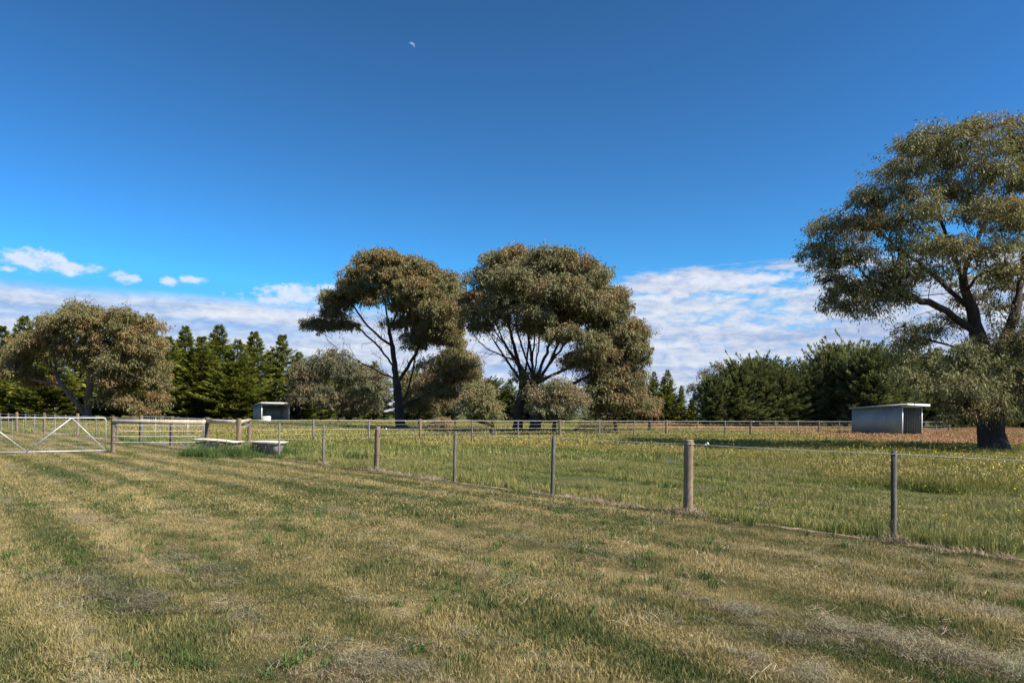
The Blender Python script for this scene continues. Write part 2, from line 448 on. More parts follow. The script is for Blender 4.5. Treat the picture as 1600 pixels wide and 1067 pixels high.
# feed bin inside the left shelter
def loc_in(p0, rz, x, y): return (p0[0] + x * math.cos(rz) - y * math.sin(rz), p0[1] + x * math.sin(rz) + y * math.cos(rz), 0)
fb = empty('feed_bin', loc_in(pL, RZ, .95, .75), RZ - .2); tag(fb, 'white feed bin with sloping lid inside the left shelter', 'feed bin')
MB().add([(-.5, -.35, 0), (.5, -.35, 0), (.5, .35, 0), (-.5, .35, 0), (-.5, -.35, .62), (.5, -.35, .62), (.5, .35, .85), (-.5, .35, .85)],
         [(0, 3, 2, 1), (4, 5, 6, 7), (0, 1, 5, 4), (1, 2, 6, 5), (2, 3, 7, 6), (3, 0, 4, 7)]).build('box', M_WHITE, fb)
MB().add([(-.54, -.40, .615), (.54, -.40, .615), (.54, .38, .872), (-.54, .38, .872), (-.54, -.40, .65), (.54, -.40, .65), (.54, .38, .905), (-.54, .38, .905)],
         [(0, 3, 2, 1), (4, 5, 6, 7), (0, 1, 5, 4), (1, 2, 6, 5), (2, 3, 7, 6), (3, 0, 4, 7)]).build('lid', M_WHITE, fb)
hr = empty('hay_rack', loc_in(pL, RZ, 1.0, 2.55), RZ); tag(hr, 'grey pipe hay rack standing at the back of the left shelter', 'hay rack')
for z in (1.05, 1.3): MB().tube([(-.65, 0, z), (.65, 0, z)], .03, 6).build('bar', M_GALV, hr)
for x in (-.65, .65): MB().tube([(x, 0, 0), (x, 0, 1.33)], .03, 6).build('upright', M_GALV, hr)
# ------------------------------------------------------------------ fences, gates, baths
def post_mesh(name, r, h, seed, mat=M_POST, n=14, flare=1.0):
    g = random.Random(seed); mb = MB(); ring = [1 + g.uniform(-.05, .05) for _ in range(n)]
    zs = [-.3, 0, .08, h * .3, h * .6, h - .04, h - .012, h]; rr = [1.12 * flare, 1.08 * flare, 1.03, 1.0, .99, .97, .96, .88]
    lx, ly = g.uniform(-.015, .015), g.uniform(-.015, .015)
    V = []
    for z, k in zip(zs, rr):
        for a in range(n):
            t_ = 2 * math.pi * a / n; q = r * k * ring[a] * (1 + g.uniform(-.012, .012))
            V.append((q * math.cos(t_) + lx * max(z, 0) / h, q * math.sin(t_) + ly * max(z, 0) / h, z))
    L = len(zs)
    Q = [(i * n + a, i * n + (a + 1) % n, (i + 1) * n + (a + 1) % n, (i + 1) * n + a) for i in range(L - 1) for a in range(n)]
    V.append((lx, ly, h + .004)); T = [(len(V) - 1, (L - 1) * n + a, (L - 1) * n + (a + 1) % n) for a in range(n)]
    mb.add(V, Q, T); return mb.mesh(name, mat)
def dropper_mesh(name, w, d, h, mat=M_DROP):
    mb = MB(); b_ = 0.005
    V = []
    for z, k in ((-.3, 0), (h - .008, 0), (h, b_)):
        for (a, c) in ((-1, -1), (1, -1), (1, 1), (-1, 1)): V.append((a * (w / 2 - k), c * (d / 2 - k), z))
    Q = [(i * 4 + a, i * 4 + (a + 1) % 4, (i + 1) * 4 + (a + 1) % 4, (i + 1) * 4 + a) for i in range(2) for a in range(4)] + [(8, 9, 10, 11)]
    return mb.add(V, Q).mesh(name, mat)
ME_POST = [post_mesh('post', .075, 1.2, s, flare=1.1) for s in range(4)]
ME_DROP = [dropper_mesh('dropper', .055, .05, 1.17)]
def rotv(v, rz): c, s = math.cos(rz), math.sin(rz); return (v[0] * c - v[1] * s, v[0] * s + v[1] * c, v[2])
def insulator(parent, loc, d, length):
    """offset bracket rod with a white insulator, a part of its post (> insulator)"""
    d = np.array(d, float); d /= np.linalg.norm(d); a = np.array(loc, float); b = a + d * length
    rod = MB().tube([a, b], .004, 6).build('offset_bracket', M_TAPE, parent)
    e = np.array([0, 0, 1.0])
    MB().tube([b - d * .01, b + d * .012, b + d * .016, b + d * .03, b + d * .034, b + d * .05], [.018, .022, .013, .013, .022, .016], 10).build('insulator', M_INSU, rod, True)
def wire_run(parent, pts, r, mat, sag=.012, n=10, name='wire'):
    P_ = []
    for a, b in zip(pts[:-1], pts[1:]):
        a, b = np.array(a, float), np.array(b, float)
        for q in range(n): t_ = q / n; P_.append(a + (b - a) * t_ - np.array([0, 0, sag * 4 * t_ * (1 - t_)]))
    P_.append(np.array(pts[-1], float))
    return MB().tube(P_, r, 5).build(name, mat, parent)

uz = ANG
M_RUST = metal_mat('dull_wire', (0.13, 0.12, 0.11), 0.7, 0.2)
# --- near fence
nf = empty('wire_fence', tuple(on_line(1075)))
tag(nf, 'near wire fence with thick round posts and square droppers edging the mown lawn', 'fence')
org = on_line(1075)
step = np.linalg.norm(on_line(1396) - on_line(1075))
fence_pts = [('dropper', on_line(1396)), ('post', on_line(1075)), ('dropper', on_line(863)), ('dropper', on_line(710)), ('post', on_line(588)), ('dropper', on_line(505)), ('dropper', q436)]
fence_pts = [('post', on_line(1396) - np.array([*U, 0]) * 6.4), ('dropper', on_line(1396) - np.array([*U, 0]) * 3.2)] + fence_pts
for q, (kd, p_) in enumerate(fence_pts):
    me = ME_POST[q % 4] if kd == 'post' else ME_DROP[0]
    o = obj('fence_post' if kd == 'post' else 'dropper', me, nf)
    o.location = tuple(p_ - org); o.rotation_euler = (random.uniform(-.012, .012), random.uniform(-.012, .012), uz + (random.uniform(-.1, .1) if kd == 'dropper' else random.uniform(0, 6)))
    if kd == 'post':
        inv = -o.rotation_euler[2]
        # brackets on both faces of the post
        for sgn, z, side in ((1, .99, 1), (-1, .86, -1)):
            dirw = np.array([NRM[0] * sgn * .25 - U[0] * sgn * .55, NRM[1] * sgn * .25 - U[1] * sgn * .55, .42 if sgn > 0 else -.02])
            dl = rotv(dirw, inv); st = np.array(dl); st[2] = 0; st = st / np.linalg.norm(st) * .06
            insulator(o, (st[0], st[1], z), dl, .24)
        MB().tube([(0.079 * math.cos(a), .079 * math.sin(a), 1.135) for a in np.linspace(0, 6.283, 17)], .004, 5).build('wire_tie', M_TAPE, o)
ends = [p_ - org for _, p_ in fence_pts] + [yard[0] - org]
for z, r, mt in ((1.13, .0042, M_TAPE), (.98, .0014, M_RUST), (.80, .0018, M_RUST), (.62, .0016, M_RUST), (.45, .0024, M_RUST), (.30, .0018, M_RUST), (.15, .0014, M_RUST)):
    off = np.array([*(-NRM * .03), z])
    wire_run(nf, [e + off for e in ends], r, mt, .008)

# --- far paddock fence, receding to the right
PF0 = ground(657, 691)[:2]; UF = np.array([math.cos(R(37)), math.sin(R(37))])
def on_far(px):
    k = (px - CX) / F * cr
    sol = np.linalg.solve(np.array([[UF[0], -k], [UF[1], -1.0]]), -PF0)
    return np.array([k * sol[1], sol[1], 0])
ff = empty('wire_fence', (PF0[0], PF0[1], 0)); tag(ff, 'far paddock fence running back to the shelter under the big gums', 'fence')
o3 = np.array([PF0[0], PF0[1], 0])
kinds = [('post', 390), ('dropper', 490), ('dropper', 577), ('post', 657), ('dropper', 738), ('dropper', 809.5), ('post', 875), ('dropper', 937), ('dropper', 991), ('post', 1041.5), ('dropper', 1090), ('dropper', 1133),
         ('post', 1173), ('dropper', 1212), ('dropper', 1247), ('post', 1279.5), ('dropper', 1311.5)]
ME_FP = [post_mesh('far_post', .085, 1.22, 30 + s) for s in range(2)]; ME_FD = dropper_mesh('far_dropper', .07, .06, 1.2)
far_pts = []
for q, (kd, px_) in enumerate(kinds):
    p_ = on_far(px_); far_pts.append(p_)
    o = obj('fence_post' if kd == 'post' else 'dropper', ME_FP[q % 2] if kd == 'post' else ME_FD, ff); o.location = tuple(p_ - o3)
    o.rotation_euler = (random.uniform(-.015, .015), random.uniform(-.015, .015), R(37) + random.uniform(-.1, .1))
    if kd == 'post' and px_ > 600: insulator(o, (.07, -.05, 1.1), (.9, -.3, .1), .16)
last = far_pts[-1]
for kx in range(1, 8):
    p_ = last + np.array([*UF, 0]) * 3.2 * kx; far_pts.append(p_)
    o = obj('fence_post' if kx % 3 == 1 else 'dropper', ME_FP[0] if kx % 3 == 1 else ME_FD, ff); o.location = tuple(p_ - o3); o.rotation_euler = (0, 0, R(37))
for z, r, mt in ((1.15, .010, M_TAPE), (.95, .004, M_WIRE), (.72, .006, M_TAPE), (.5, .004, M_WIRE), (.28, .004, M_WIRE)):
    wire_run(ff, [p_ - o3 + np.array([0, 0, z]) for p_ in far_pts], r, mt, .01, 6)

# --- rail section and yard posts
rf = empty('rail_fence', tuple(yard[1])); tag(rf, 'timber rail fence with round posts behind the two old baths', 'fence')
oR = yard[1]
p177 = ground(177, 707); p390 = far_pts[0]
ME_Y = [post_mesh('yard_post', .085, 1.3, 40 + s) for s in range(4)]
for q, p_ in enumerate((p177, yard[1], yard[0])):
    o = obj('fence_post', ME_Y[q % 4], rf); o.location = tuple(p_ - oR); o.rotation_euler = (0, 0, q * 1.7)
    if q == 1:
        MB().box((-.02, -.12, .80), (.02, -.07, .86)).build('latch', M_BLACK, o)
def rail(a, b, za, zb, r, sq=False):
    a = np.array(a - oR) + np.array([0, 0, za]); b = np.array(b - oR) + np.array([0, 0, zb])
    if sq:
        d = b - a; L = np.linalg.norm(d); M_ = Matrix.Translation(Vector(a)) @ Vector(d).to_track_quat('X', 'Z').to_matrix().to_4x4()
        return MB().box((0, -.03, -.075), (L, .03, .075), M_).build('rail', M_RAIL, rf)
    return MB().tube([a, a * .66 + b * .34, a * .33 + b * .67, b], [r, r * .97, r * .95, r * .9], 12).build('rail', M_POST if False else M_RAIL, rf)
toc = lambda p_, k=.1: np.array([0, -k, 0])
rail(p177 + toc(0), yard[1] + toc(0), 1.14, 1.13, .08, True)
rail(yard[1], yard[0], 1.17, 1.16, .08)
rail(yard[0], p390, 1.17, 1.14, .075)
for z in (1.0, .80, .60, .38):
    wire_run(rf, [p177 - oR + np.array([0, -.09, z]), yard[1] - oR + np.array([0, -.09, z])], .009, M_TAPE, .01)
for z in (.95, .88): wire_run(rf, [yard[1] - oR + np.array([0, 0, z - .09]), yard[0] - oR + np.array([0, 0, z]), p390 - oR + np.array([0, 0, z + .05])], .006, M_TAPE, .01)
# --- fence running off to the left behind the gate
lf = empty('wire_fence', tuple(yard[3])); tag(lf, 'wire fence with pale round posts behind the big gate on the left', 'fence')
oL = yard[3]; lp_ = [yard[3]]
seq = [yard[2], yard[3], yard[4], yard[5], yard[6]]
dl = (yard[6] - yard[5]); seq += [yard[6] + dl, yard[6] + 2 * dl]
for q, p_ in enumerate(seq):
    o = obj('fence_post', ME_Y[q % 4], lf); o.location = tuple(p_ - oL); o.rotation_euler = (0, 0, q * 2.1)
for a, b in zip(seq[1:-1], seq[2:]):
    n_ = 2
    for k in range(1, n_ + 1):
        o = obj('dropper', ME_FD, lf); o.location = tuple(a + (b - a) * k / (n_ + 1) - oL); o.rotation_euler = (0, 0, ANG)
for z, r, mt in ((1.15, .010, M_TAPE), (.95, .004, M_WIRE), (.75, .004, M_WIRE), (.55, .006, M_TAPE), (.35, .004, M_WIRE), (.18, .004, M_WIRE)):
    wire_run(lf, [p_ - oL + np.array([0, 0, z]) for p_ in seq[1:]], r, mt, .01, 6)
# second row of a paddock fence seen far off behind it
# --- gates
def gate(a, b, h, z0, label, braces, bars=0, mesh_=True, r=.02):
    """pipe frame from a to b; braces: list of (t0, bottom/top, t1, ...)"""
    a = np.array(a, float); b = np.array(b, float); L = np.linalg.norm(b - a); d = (b - a) / L
    rz = math.atan2(d[1], d[0]); g_ = empty('farm_gate', tuple(a), rz); tag(g_, label, 'gate')
    c_ = .09; pts = []
    for (cx_, cz_, s0) in ((L - c_, z0 + h - c_, 0), (c_, z0 + h - c_, 90)):
        for k in range(6):
            t_ = R(s0 + k * 18); pts.append((cx_ + c_ * math.cos(t_), 0, cz_ + c_ * math.sin(t_)))
    pts = [(L, 0, z0)] + pts + [(0, 0, z0), ]
    MB().tube(pts, r, 8).tube([(-r, 0, z0), (L + r, 0, z0)], r, 8).build('frame', M_GALV, g_, True)
    for (t0, s0, t1, s1) in braces:
        MB().tube([(t0 * L, -.012, z0 + s0 * h), (t1 * L, -.012, z0 + s1 * h)], r * .85, 8).build('brace', M_GALV, g_, True)
    for k in range(bars):
        MB().tube([((k + 1) / (bars + 1) * L, 0, z0), ((k + 1) / (bars + 1) * L, 0, z0 + h)], r * .7, 6).build('upright', M_GALV, g_, True)
    if mesh_:
        nh = 7
        for k in range(1, nh):
            MB().tube([(0, .015, z0 + h * (k / nh) ** 1.15), (L, .015, z0 + h * (k / nh) ** 1.15)], .0032, 4).build('mesh_wire', M_WIRE, g_)
        nv = int(L / .3)
        for k in range(1, nv):
            MB().tube([(k * L / nv, .021, z0), (k * L / nv, .021, z0 + h)], .0028, 4).build('mesh_wire', M_WIRE, g_)
    for z in (.25, .85):
        MB().tube([(-.09, 0, z0 + h * z), (0, 0, z0 + h * z)], .012, 6).build('hinge', M_GALV, g_)
    return g_
gr = ground(165, 707); gr[1] -= .0; gl = ground(-34, 711)
zlo = at(165, 703, gr[1])[2]; 
gate(gl, gr, 1.18, .08, 'long galvanised pipe gate with zigzag brace and wire mesh beside the lawn', [(1.0, 0.0, .715, 1.0), (.715, 1.0, .36, 0.0), (.36, 0.0, 0.02, .98)])
ga = lambda p_, q_, k: p_ + (q_ - p_) * k
gate(ga(yard[3], yard[2], .05), ga(yard[3], yard[2], .95), 1.16, .10, 'small galvanised gate furthest back in the yard, hung beyond the middle post', [], 1, r=.018)
gate(ga(yard[2], yard[1], .05), ga(yard[2], yard[1], .93), 1.14, .10, 'small galvanised gate of the yard nearer the baths, seen through the rails', [], 1, r=.018)

# --- old baths used as troughs, with boards laid over them
def bath(loc, rz, label, tap=True):
    g_ = empty('bathtub', loc, rz); tag(g_, label, 'bathtub', 'old baths used as water troughs')
    n = 28
    def ring(lx, ly, z, e=3.2):
        o_ = []
        for k in range(n):
            t_ = 2 * math.pi * k / n; c_, s_2 = math.cos(t_), math.sin(t_)
            o_.append((lx * math.copysign(abs(c_) ** (2 / e), c_), ly * math.copysign(abs(s_2) ** (2 / e), s_2), z))
        return o_
    prof = [(.50, .17, .055), (.60, .22, .08), (.69, .28, .20), (.74, .325, .40), (.75, .335, .43), (.79, .365, .435), (.80, .37, .45), (.79, .365, .462), (.745, .325, .462), (.72, .30, .42), (.66, .26, .22), (.56, .20, .11), (.2, .1, .10)]
    V = []
    for (a, b, z) in prof: V += ring(a, b, z)
    Q = [(i * n + k, i * n + (k + 1) % n, (i + 1) * n + (k + 1) % n, (i + 1) * n + k) for i in range(len(prof) - 1) for k in range(n)]
    V.append((0, 0, .05)); V.append((0, 0, .10)); L_ = len(prof) - 1
    T = [(len(V) - 2, (k + 1) % n, k) for k in range(n)] + [(len(V) - 1, L_ * n + k, L_ * n + (k + 1) % n) for k in range(n)]
    MB().add(V, Q, T).build('tub', M_ENAM, g_, True)
    for sx_ in (-1, 1):
        for sy_ in (-1, 1):
            MB().tube([(sx_ * .42, sy_ * .15, 0), (sx_ * .42, sy_ * .16, .12)], [.025, .035], 8).build('foot', M_ENAM, g_)
    MB().tube([(.755, 0, .30), (.70, 0, .30)], .025, 10).build('overflow', M_BLACK, g_)
    return g_
def board(loc, rot, L, wd, th, label):
    mb = MB(); n = 8; V = []; Q = []
    for k in range(n + 1):
        x = -L / 2 + L * k / n; bow = .018 * (1 - (2 * k / n - 1) ** 2); e = random.uniform(-.006, .006)
        V += [(x, -wd / 2 + e, bow), (x, wd / 2 + e, bow), (x, wd / 2 + e, bow + th), (x, -wd / 2 + e, bow + th)]
    for k in range(n):
        for q in range(4): Q.append((k * 4 + q, k * 4 + (q + 1) % 4, k * 4 + 4 + (q + 1) % 4, k * 4 + 4 + q))
    Q += [(3, 2, 1, 0), (n * 4, n * 4 + 1, n * 4 + 2, n * 4 + 3)]
    o = mb.add(V, Q).build('wooden_board', M_BOARD); o.location = loc; o.rotation_euler = rot; tag(o, label, 'board'); return o
b1 = ground(341, 711); b2_ = ground(415, 712)
bath((b1[0], b1[1], 0), R(-8), 'old bath trough hidden in lush grass under the longer board')
bath((b2_[0] - .0, b2_[1] + .25, 0), R(-40), 'old white bath trough with exposed rounded end beside the thin dropper')
board((b1[0], b1[1], .505), (0, R(3.2), R(-8)), 1.62, .78, .03, 'longer bleached board lying tilted over the bath in front of the rail')
board((b2_[0] + .05, b2_[1] + .1, .475), (0, R(.8), R(-6)), 1.16, .80, .025, 'shorter bleached board lying over the bath by the thin dropper')
# ------------------------------------------------------------------ gum trees
def unit(v): return v / (np.linalg.norm(v, axis=-1, keepdims=True) + 1e-9)
def leaf_quads(c, axis, L, Wd, g):
    """hanging lance leaves: diamonds from c along axis"""
    n = len(c); side = unit(np.cross(axis, g.normal(0, 1, (n, 3))))
    L = L[:, None]; Wd = Wd[:, None]
    v = np.stack([c, c + axis * L * .45 + side * Wd * .5, c + axis * L, c + axis * L * .45 - side * Wd * .5], 1).reshape(-1, 3)
    q = np.arange(n)[:, None] * 4 + np.array([[0, 1, 2, 3]])
    return v, q

def skeleton_mesh(pos, par, rad, thr_lo, thr_hi):
    n = len(pos); kids = [[] for _ in range(n)]
    for i in range(1, n): kids[par[i]].append(i)
    parts = (MB(), MB())
    starts = [(0, None)]
    st = [0]; chains = []
    stack = [(0, -1)]
    while stack:
        i, p0 = stack.pop()
        ch = ([p0] if p0 >= 0 else []) + [i]
        while kids[i]:
            ks = sorted(kids[i], key=lambda k: -rad[k])
            for k in ks[1:]: stack.append((k, i))
            i = ks[0]; ch.append(i)
        chains.append(ch)
    for ch in chains:
        if len(ch) < 2: continue
        r = [rad[k] for k in ch]
        if len(ch) > 1 and par[ch[1]] == ch[0] and ch[0] != 0: r[0] = r[1] * 1.05
        big = r[1] > thr_lo
        ns = 10 if r[1] > .12 else (7 if r[1] > .04 else 4)
        (parts[0] if big else parts[1]).tube([pos[k] for k in ch], r, ns, cap=False)
    return parts

def gum(name, label, cat, depth, limbs, lobes, Rp, seed, base_r, leaf=(.17, .045), nt=22, nl=26, cols=None, bark=M_BARK, crown_depth=1.0, group=None, brown=.3,
        dup=True, low=-.6, spacing=1.02, bare=0, fill=1.0, tip_r=.012, dome=.72, extra=None, twig=True, bridge=True):
    g = np.random.default_rng(seed); rnd = random.Random(seed)
    base = at(limbs[0][0][0], limbs[0][0][1], depth); base[2] = 0.0
    # lobes to puff centres
    cen = []; L_ = []
    xs = [l[0] for l in lobes]; mx = (min(xs) + max(xs)) / 2; hw = (max(xs) - min(xs)) / 2 + 1
    for l in lobes:
        cx_, cy_, rx_, ry_ = l[:4]; s = depth / F
        rho = min(1, abs(cx_ - mx) / hw)
        D = hw * s * math.sqrt(max(.08, 1 - rho * rho)) * crown_depth
        offs = [l[4]] if len(l) > 4 else ([-.62 * D * g.uniform(.6, 1.1), .62 * D * g.uniform(.6, 1.1)] if dup and D > 1.6 * rx_ * s else [g.uniform(-.4, .4) * D])
        for dz_ in offs:
            c_ = at(cx_, cy_, depth + dz_)
            L_.append((c_, np.array([rx_ * s * 1.02, max(rx_, ry_) * s * .95, ry_ * s * 1.12])))
    # puffs that bridge neighbouring lobes so the crown closes up
    nl0 = len(L_)
    if bridge:
        for i_ in range(nl0):
            dd_ = sorted(range(nl0), key=lambda j_: np.sum((L_[j_][0] - L_[i_][0]) ** 2))[1:3]
            for j_ in dd_:
                if j_ > i_: L_.append(((L_[i_][0] + L_[j_][0]) / 2, (L_[i_][1] + L_[j_][1]) * .36))
    for c_, r_ in L_:
        area = 4 * (r_[0] * r_[1] + r_[0] * r_[2] + r_[1] * r_[2]) / 3 * 3.1
        nn = max(3, int(fill * area / (Rp * Rp * 1.0)))
        for _ in range(nn * 4):
            d = unit(g.normal(0, 1, 3))
            if d[2] < low: continue
            inner = np.maximum(r_ - Rp * .65, r_ * .25)
            p = c_ + d * inner * g.uniform(.6, 1.05)
            if p[2] < Rp * .75 + .2: continue
            if all(np.sum((p - q) ** 2) > (Rp * spacing) ** 2 for q in cen): cen.append(p)
    cen = np.array(cen)
    # skeleton
    pos = [base]; par = [-1]; minr = [base_r]
    def add_path(i0, pts):
        i = i0
        for p in pts: pos.append(np.array(p)); par.append(i); minr.append(0); i = len(pos) - 1
        return i
    for q, lm in enumerate(limbs):
        P_ = [at(a, b, depth + (l[0] if l else 0)) for (a, b, *l) in lm]
        if q == 0: P_[0] = base; i0 = 0; P_ = P_[1:]
        else:
            pa = np.array(pos); i0 = int(np.argmin(np.sum((pa - P_[0]) ** 2, 1))); P_ = P_[1:]
        prev = pos[i0]; pd = None; dense = []
        K = [prev] + P_
        for a in range(len(K) - 1):
            p0 = K[max(a - 1, 0)]; p1 = K[a]; p2 = K[a + 1]; p3 = K[min(a + 2, len(K) - 1)]
            n_ = max(2, int(np.linalg.norm(p2 - p1) / .45))
            for k in range(1, n_ + 1):
                t_ = k / n_
                x = .5 * ((2 * p1) + (-p0 + p2) * t_ + (2 * p0 - 5 * p1 + 4 * p2 - p3) * t_ ** 2 + (-p0 + 3 * p1 - 3 * p2 + p3) * t_ ** 3)
                dense.append(x + g.normal(0, .035, 3) * (t_ < 1))
        add_path(i0, dense)
    trunk_n = len(pos)
    pa = np.array(pos)
    dmin = np.array([np.min(np.sum((pa - c_) ** 2, 1)) for c_ in cen])
    ends = []
    for ci in np.argsort(dmin):
        c_ = cen[ci]; pa = np.array(pos); dv = c_ - pa; dd = np.linalg.norm(dv, axis=1)
        up = dv[:, 2] / (dd + 1e-6)
        cost = dd * (1.25 - .45 * np.clip(up, -1, .8)) + 2.0 * (dd < .35) + np.where(np.arange(len(pos)) < 4, 1.5, 0)
        i0 = int(np.argmin(cost)); a = pos[i0]
        pdir = unit(a - pos[par[i0]]) if par[i0] >= 0 else np.array([0, 0, 1.0])
        L = dd[i0]; n_ = max(2, int(L / .5))
        ctrl = a + (pdir * .45 + unit(c_ - a) * .55) * L * .45 + np.array([0, 0, -.05 * L])
        pts = []
        for k in range(1, n_ + 1):
            t_ = k / n_; x = (1 - t_) ** 2 * a + 2 * t_ * (1 - t_) * ctrl + t_ * t_ * c_
            pts.append(x + g.normal(0, .05, 3) * (k < n_))
        ends.append(add_path(i0, pts))
    for _ in range(bare):
        i0 = int(g.integers(5, trunk_n)); a = pos[i0]; pdir = unit(a - pos[par[i0]])
        if a[2] < 2.0: continue
        d_ = unit(pdir * .7 + g.normal(0, .6, 3) + np.array([0, 0, .25])); L = g.uniform(.8, 2.6); i = i0
        for k in range(1, 5):
            d_ = unit(d_ + g.normal(0, .16, 3) + np.array([0, 0, .05])); i = add_path(i, [pos[i] + d_ * L / 4])
            if k in (2, 3): add_path(i, [pos[i] + unit(d_ + g.normal(0, .5, 3)) * L * .18, pos[i] + unit(d_ + g.normal(0, .5, 3)) * L * .4])
    n = len(pos); acc = np.zeros(n); e = 2.35
    leafn = np.zeros(n); leafn[ends] = 1
    for i in range(n - 1, -1, -1):
        if acc[i] == 0: acc[i] = tip_r ** e
        if par[i] >= 0: acc[par[i]] += acc[i] if True else 0
    # each node adds only its children, so a chain keeps its radius; slight taper along it
    rad = acc ** (1 / e); rad = tip_r + (base_r - tip_r) * (np.clip((rad - tip_r) / max(1e-6, rad[0] - tip_r), 0, 1)) ** 1.42
    depthn = np.zeros(n)
    for i in range(1, n): rad[i] = min(rad[i], rad[par[i]] * .995)
    rad[0] *= 1.45
    if n > 1: rad[1] *= 1.12
    pos = np.array(pos)
    root = empty(name, tuple(base)); tag(root, label, cat, group)
    tr, br = skeleton_mesh(pos - base, par, rad, .05, 0)
    # twigs and leaves
    V = []; Qs = []; Cc = []; nv = 0; TW = []
    for c_ in cen:
        Rr = Rp * g.uniform(.75, 1.3)
        k = int(nt * g.uniform(.8, 1.2))
        d = unit(g.normal(0, 1, (k * 2, 3))); d = d[d[:, 2] > -.12][:k]
        tc = c_ + d * Rr * (g.uniform(.74, 1.06, (len(d), 1)) + (g.uniform(0, 1, (len(d), 1)) < .24) * g.uniform(0, .6, (len(d), 1))) * np.array([1, 1, dome])
        if twig:
            TW.append(np.stack([np.repeat(c_[None] - np.array([[0, 0, .15 * Rr]]), len(tc), 0), c_ * .5 + tc * .5 + np.array([0, 0, -.08 * Rr]), tc], 1) - base)
        nn = len(tc) * nl
        cc = np.repeat(tc, nl, 0); dd = np.repeat(d, nl, 0)
        off = g.normal(0, .15 * Rr, (nn, 3)) * np.array([1, 1, .75]); off *= np.repeat(g.uniform(.6, 1.35, (len(tc), 1)), nl, 0); off[:, 2] -= np.abs(g.normal(0, .13, nn)) * np.repeat(g.uniform(.3, 2.6, len(tc)), nl) * Rr
        ax = unit(dd * .35 + off / (.17 * Rr) * .22 + np.array([0, 0, -.75]) + g.normal(0, .42, (nn, 3)))
        v, q = leaf_quads(cc + off, ax, leaf[0] * g.uniform(.65, 1.25, nn), leaf[1] * g.uniform(.7, 1.3, nn), g)
        V.append(v - base); Qs.append(q + nv); nv += len(v)
        pf = g.uniform(0, 1); b_ = 1.0 if pf < brown else 0.0
        tb = np.repeat(g.uniform(0, 1, len(tc)), nl)
        mixb = np.clip(.15 + .75 * b_ + .45 * (tb - .5) + g.normal(0, .22, nn), 0, 1)[:, None]
        gr_, ol, bw = [np.array(x) for x in (cols or ((.060, .075, .032), (.115, .125, .052), (.19, .125, .055)))]
        lt = g.uniform(0, 1, (nn, 1)) * .7 + .3 * g.uniform(0, 1)
        cl = 1.85 * (gr_ * (1 - lt) + ol * lt) * (1 - mixb) + 1.45 * bw * mixb
        Cc.append(np.repeat(cl * g.uniform(.8, 1.2, (nn, 1)), 4, 0))
    tr.build('trunk', bark, root, True)
    bv, bq = np.array(br.v).reshape(-1, 3), [np.array(br.q).reshape(-1, 4)]
    if TW:
        tw = np.concatenate(TW); m_ = len(tw); ax_ = unit(tw[:, 2] - tw[:, 0]); s1 = unit(np.cross(ax_, g.normal(0, 1, (m_, 3)))); s2 = np.cross(ax_, s1); tv = []
        for k, rr_ in enumerate((tip_r * .8, tip_r * .6, tip_r * .35)):
            for an in (0, 2.094, 4.189): tv.append(tw[:, k] + rr_ * (math.cos(an) * s1 + math.sin(an) * s2))
        tv = np.stack(tv, 1).reshape(-1, 3); o0 = len(bv) + np.arange(m_)[:, None] * 9
        bq += [o0 + np.array([[3 * k + a, 3 * k + (a + 1) % 3, 3 * k + 3 + (a + 1) % 3, 3 * k + 3 + a]]) for k in range(2) for a in range(3)]
        bv = np.concatenate([bv, tv])
    obj('branches', mesh_np('branches', bv, bq, bark, smooth=True), root)
    obj('crown', mesh_np('crown', np.concatenate(V), [np.concatenate(Qs)], M_GUM, np.concatenate(Cc)), root)
    print(name, 'puffs', len(cen), 'leaves', nv // 4, 'base', base.round(1))
    return root

OLIVE = ((.060, .066, .032), (.13, .128, .060), (.18, .125, .062))
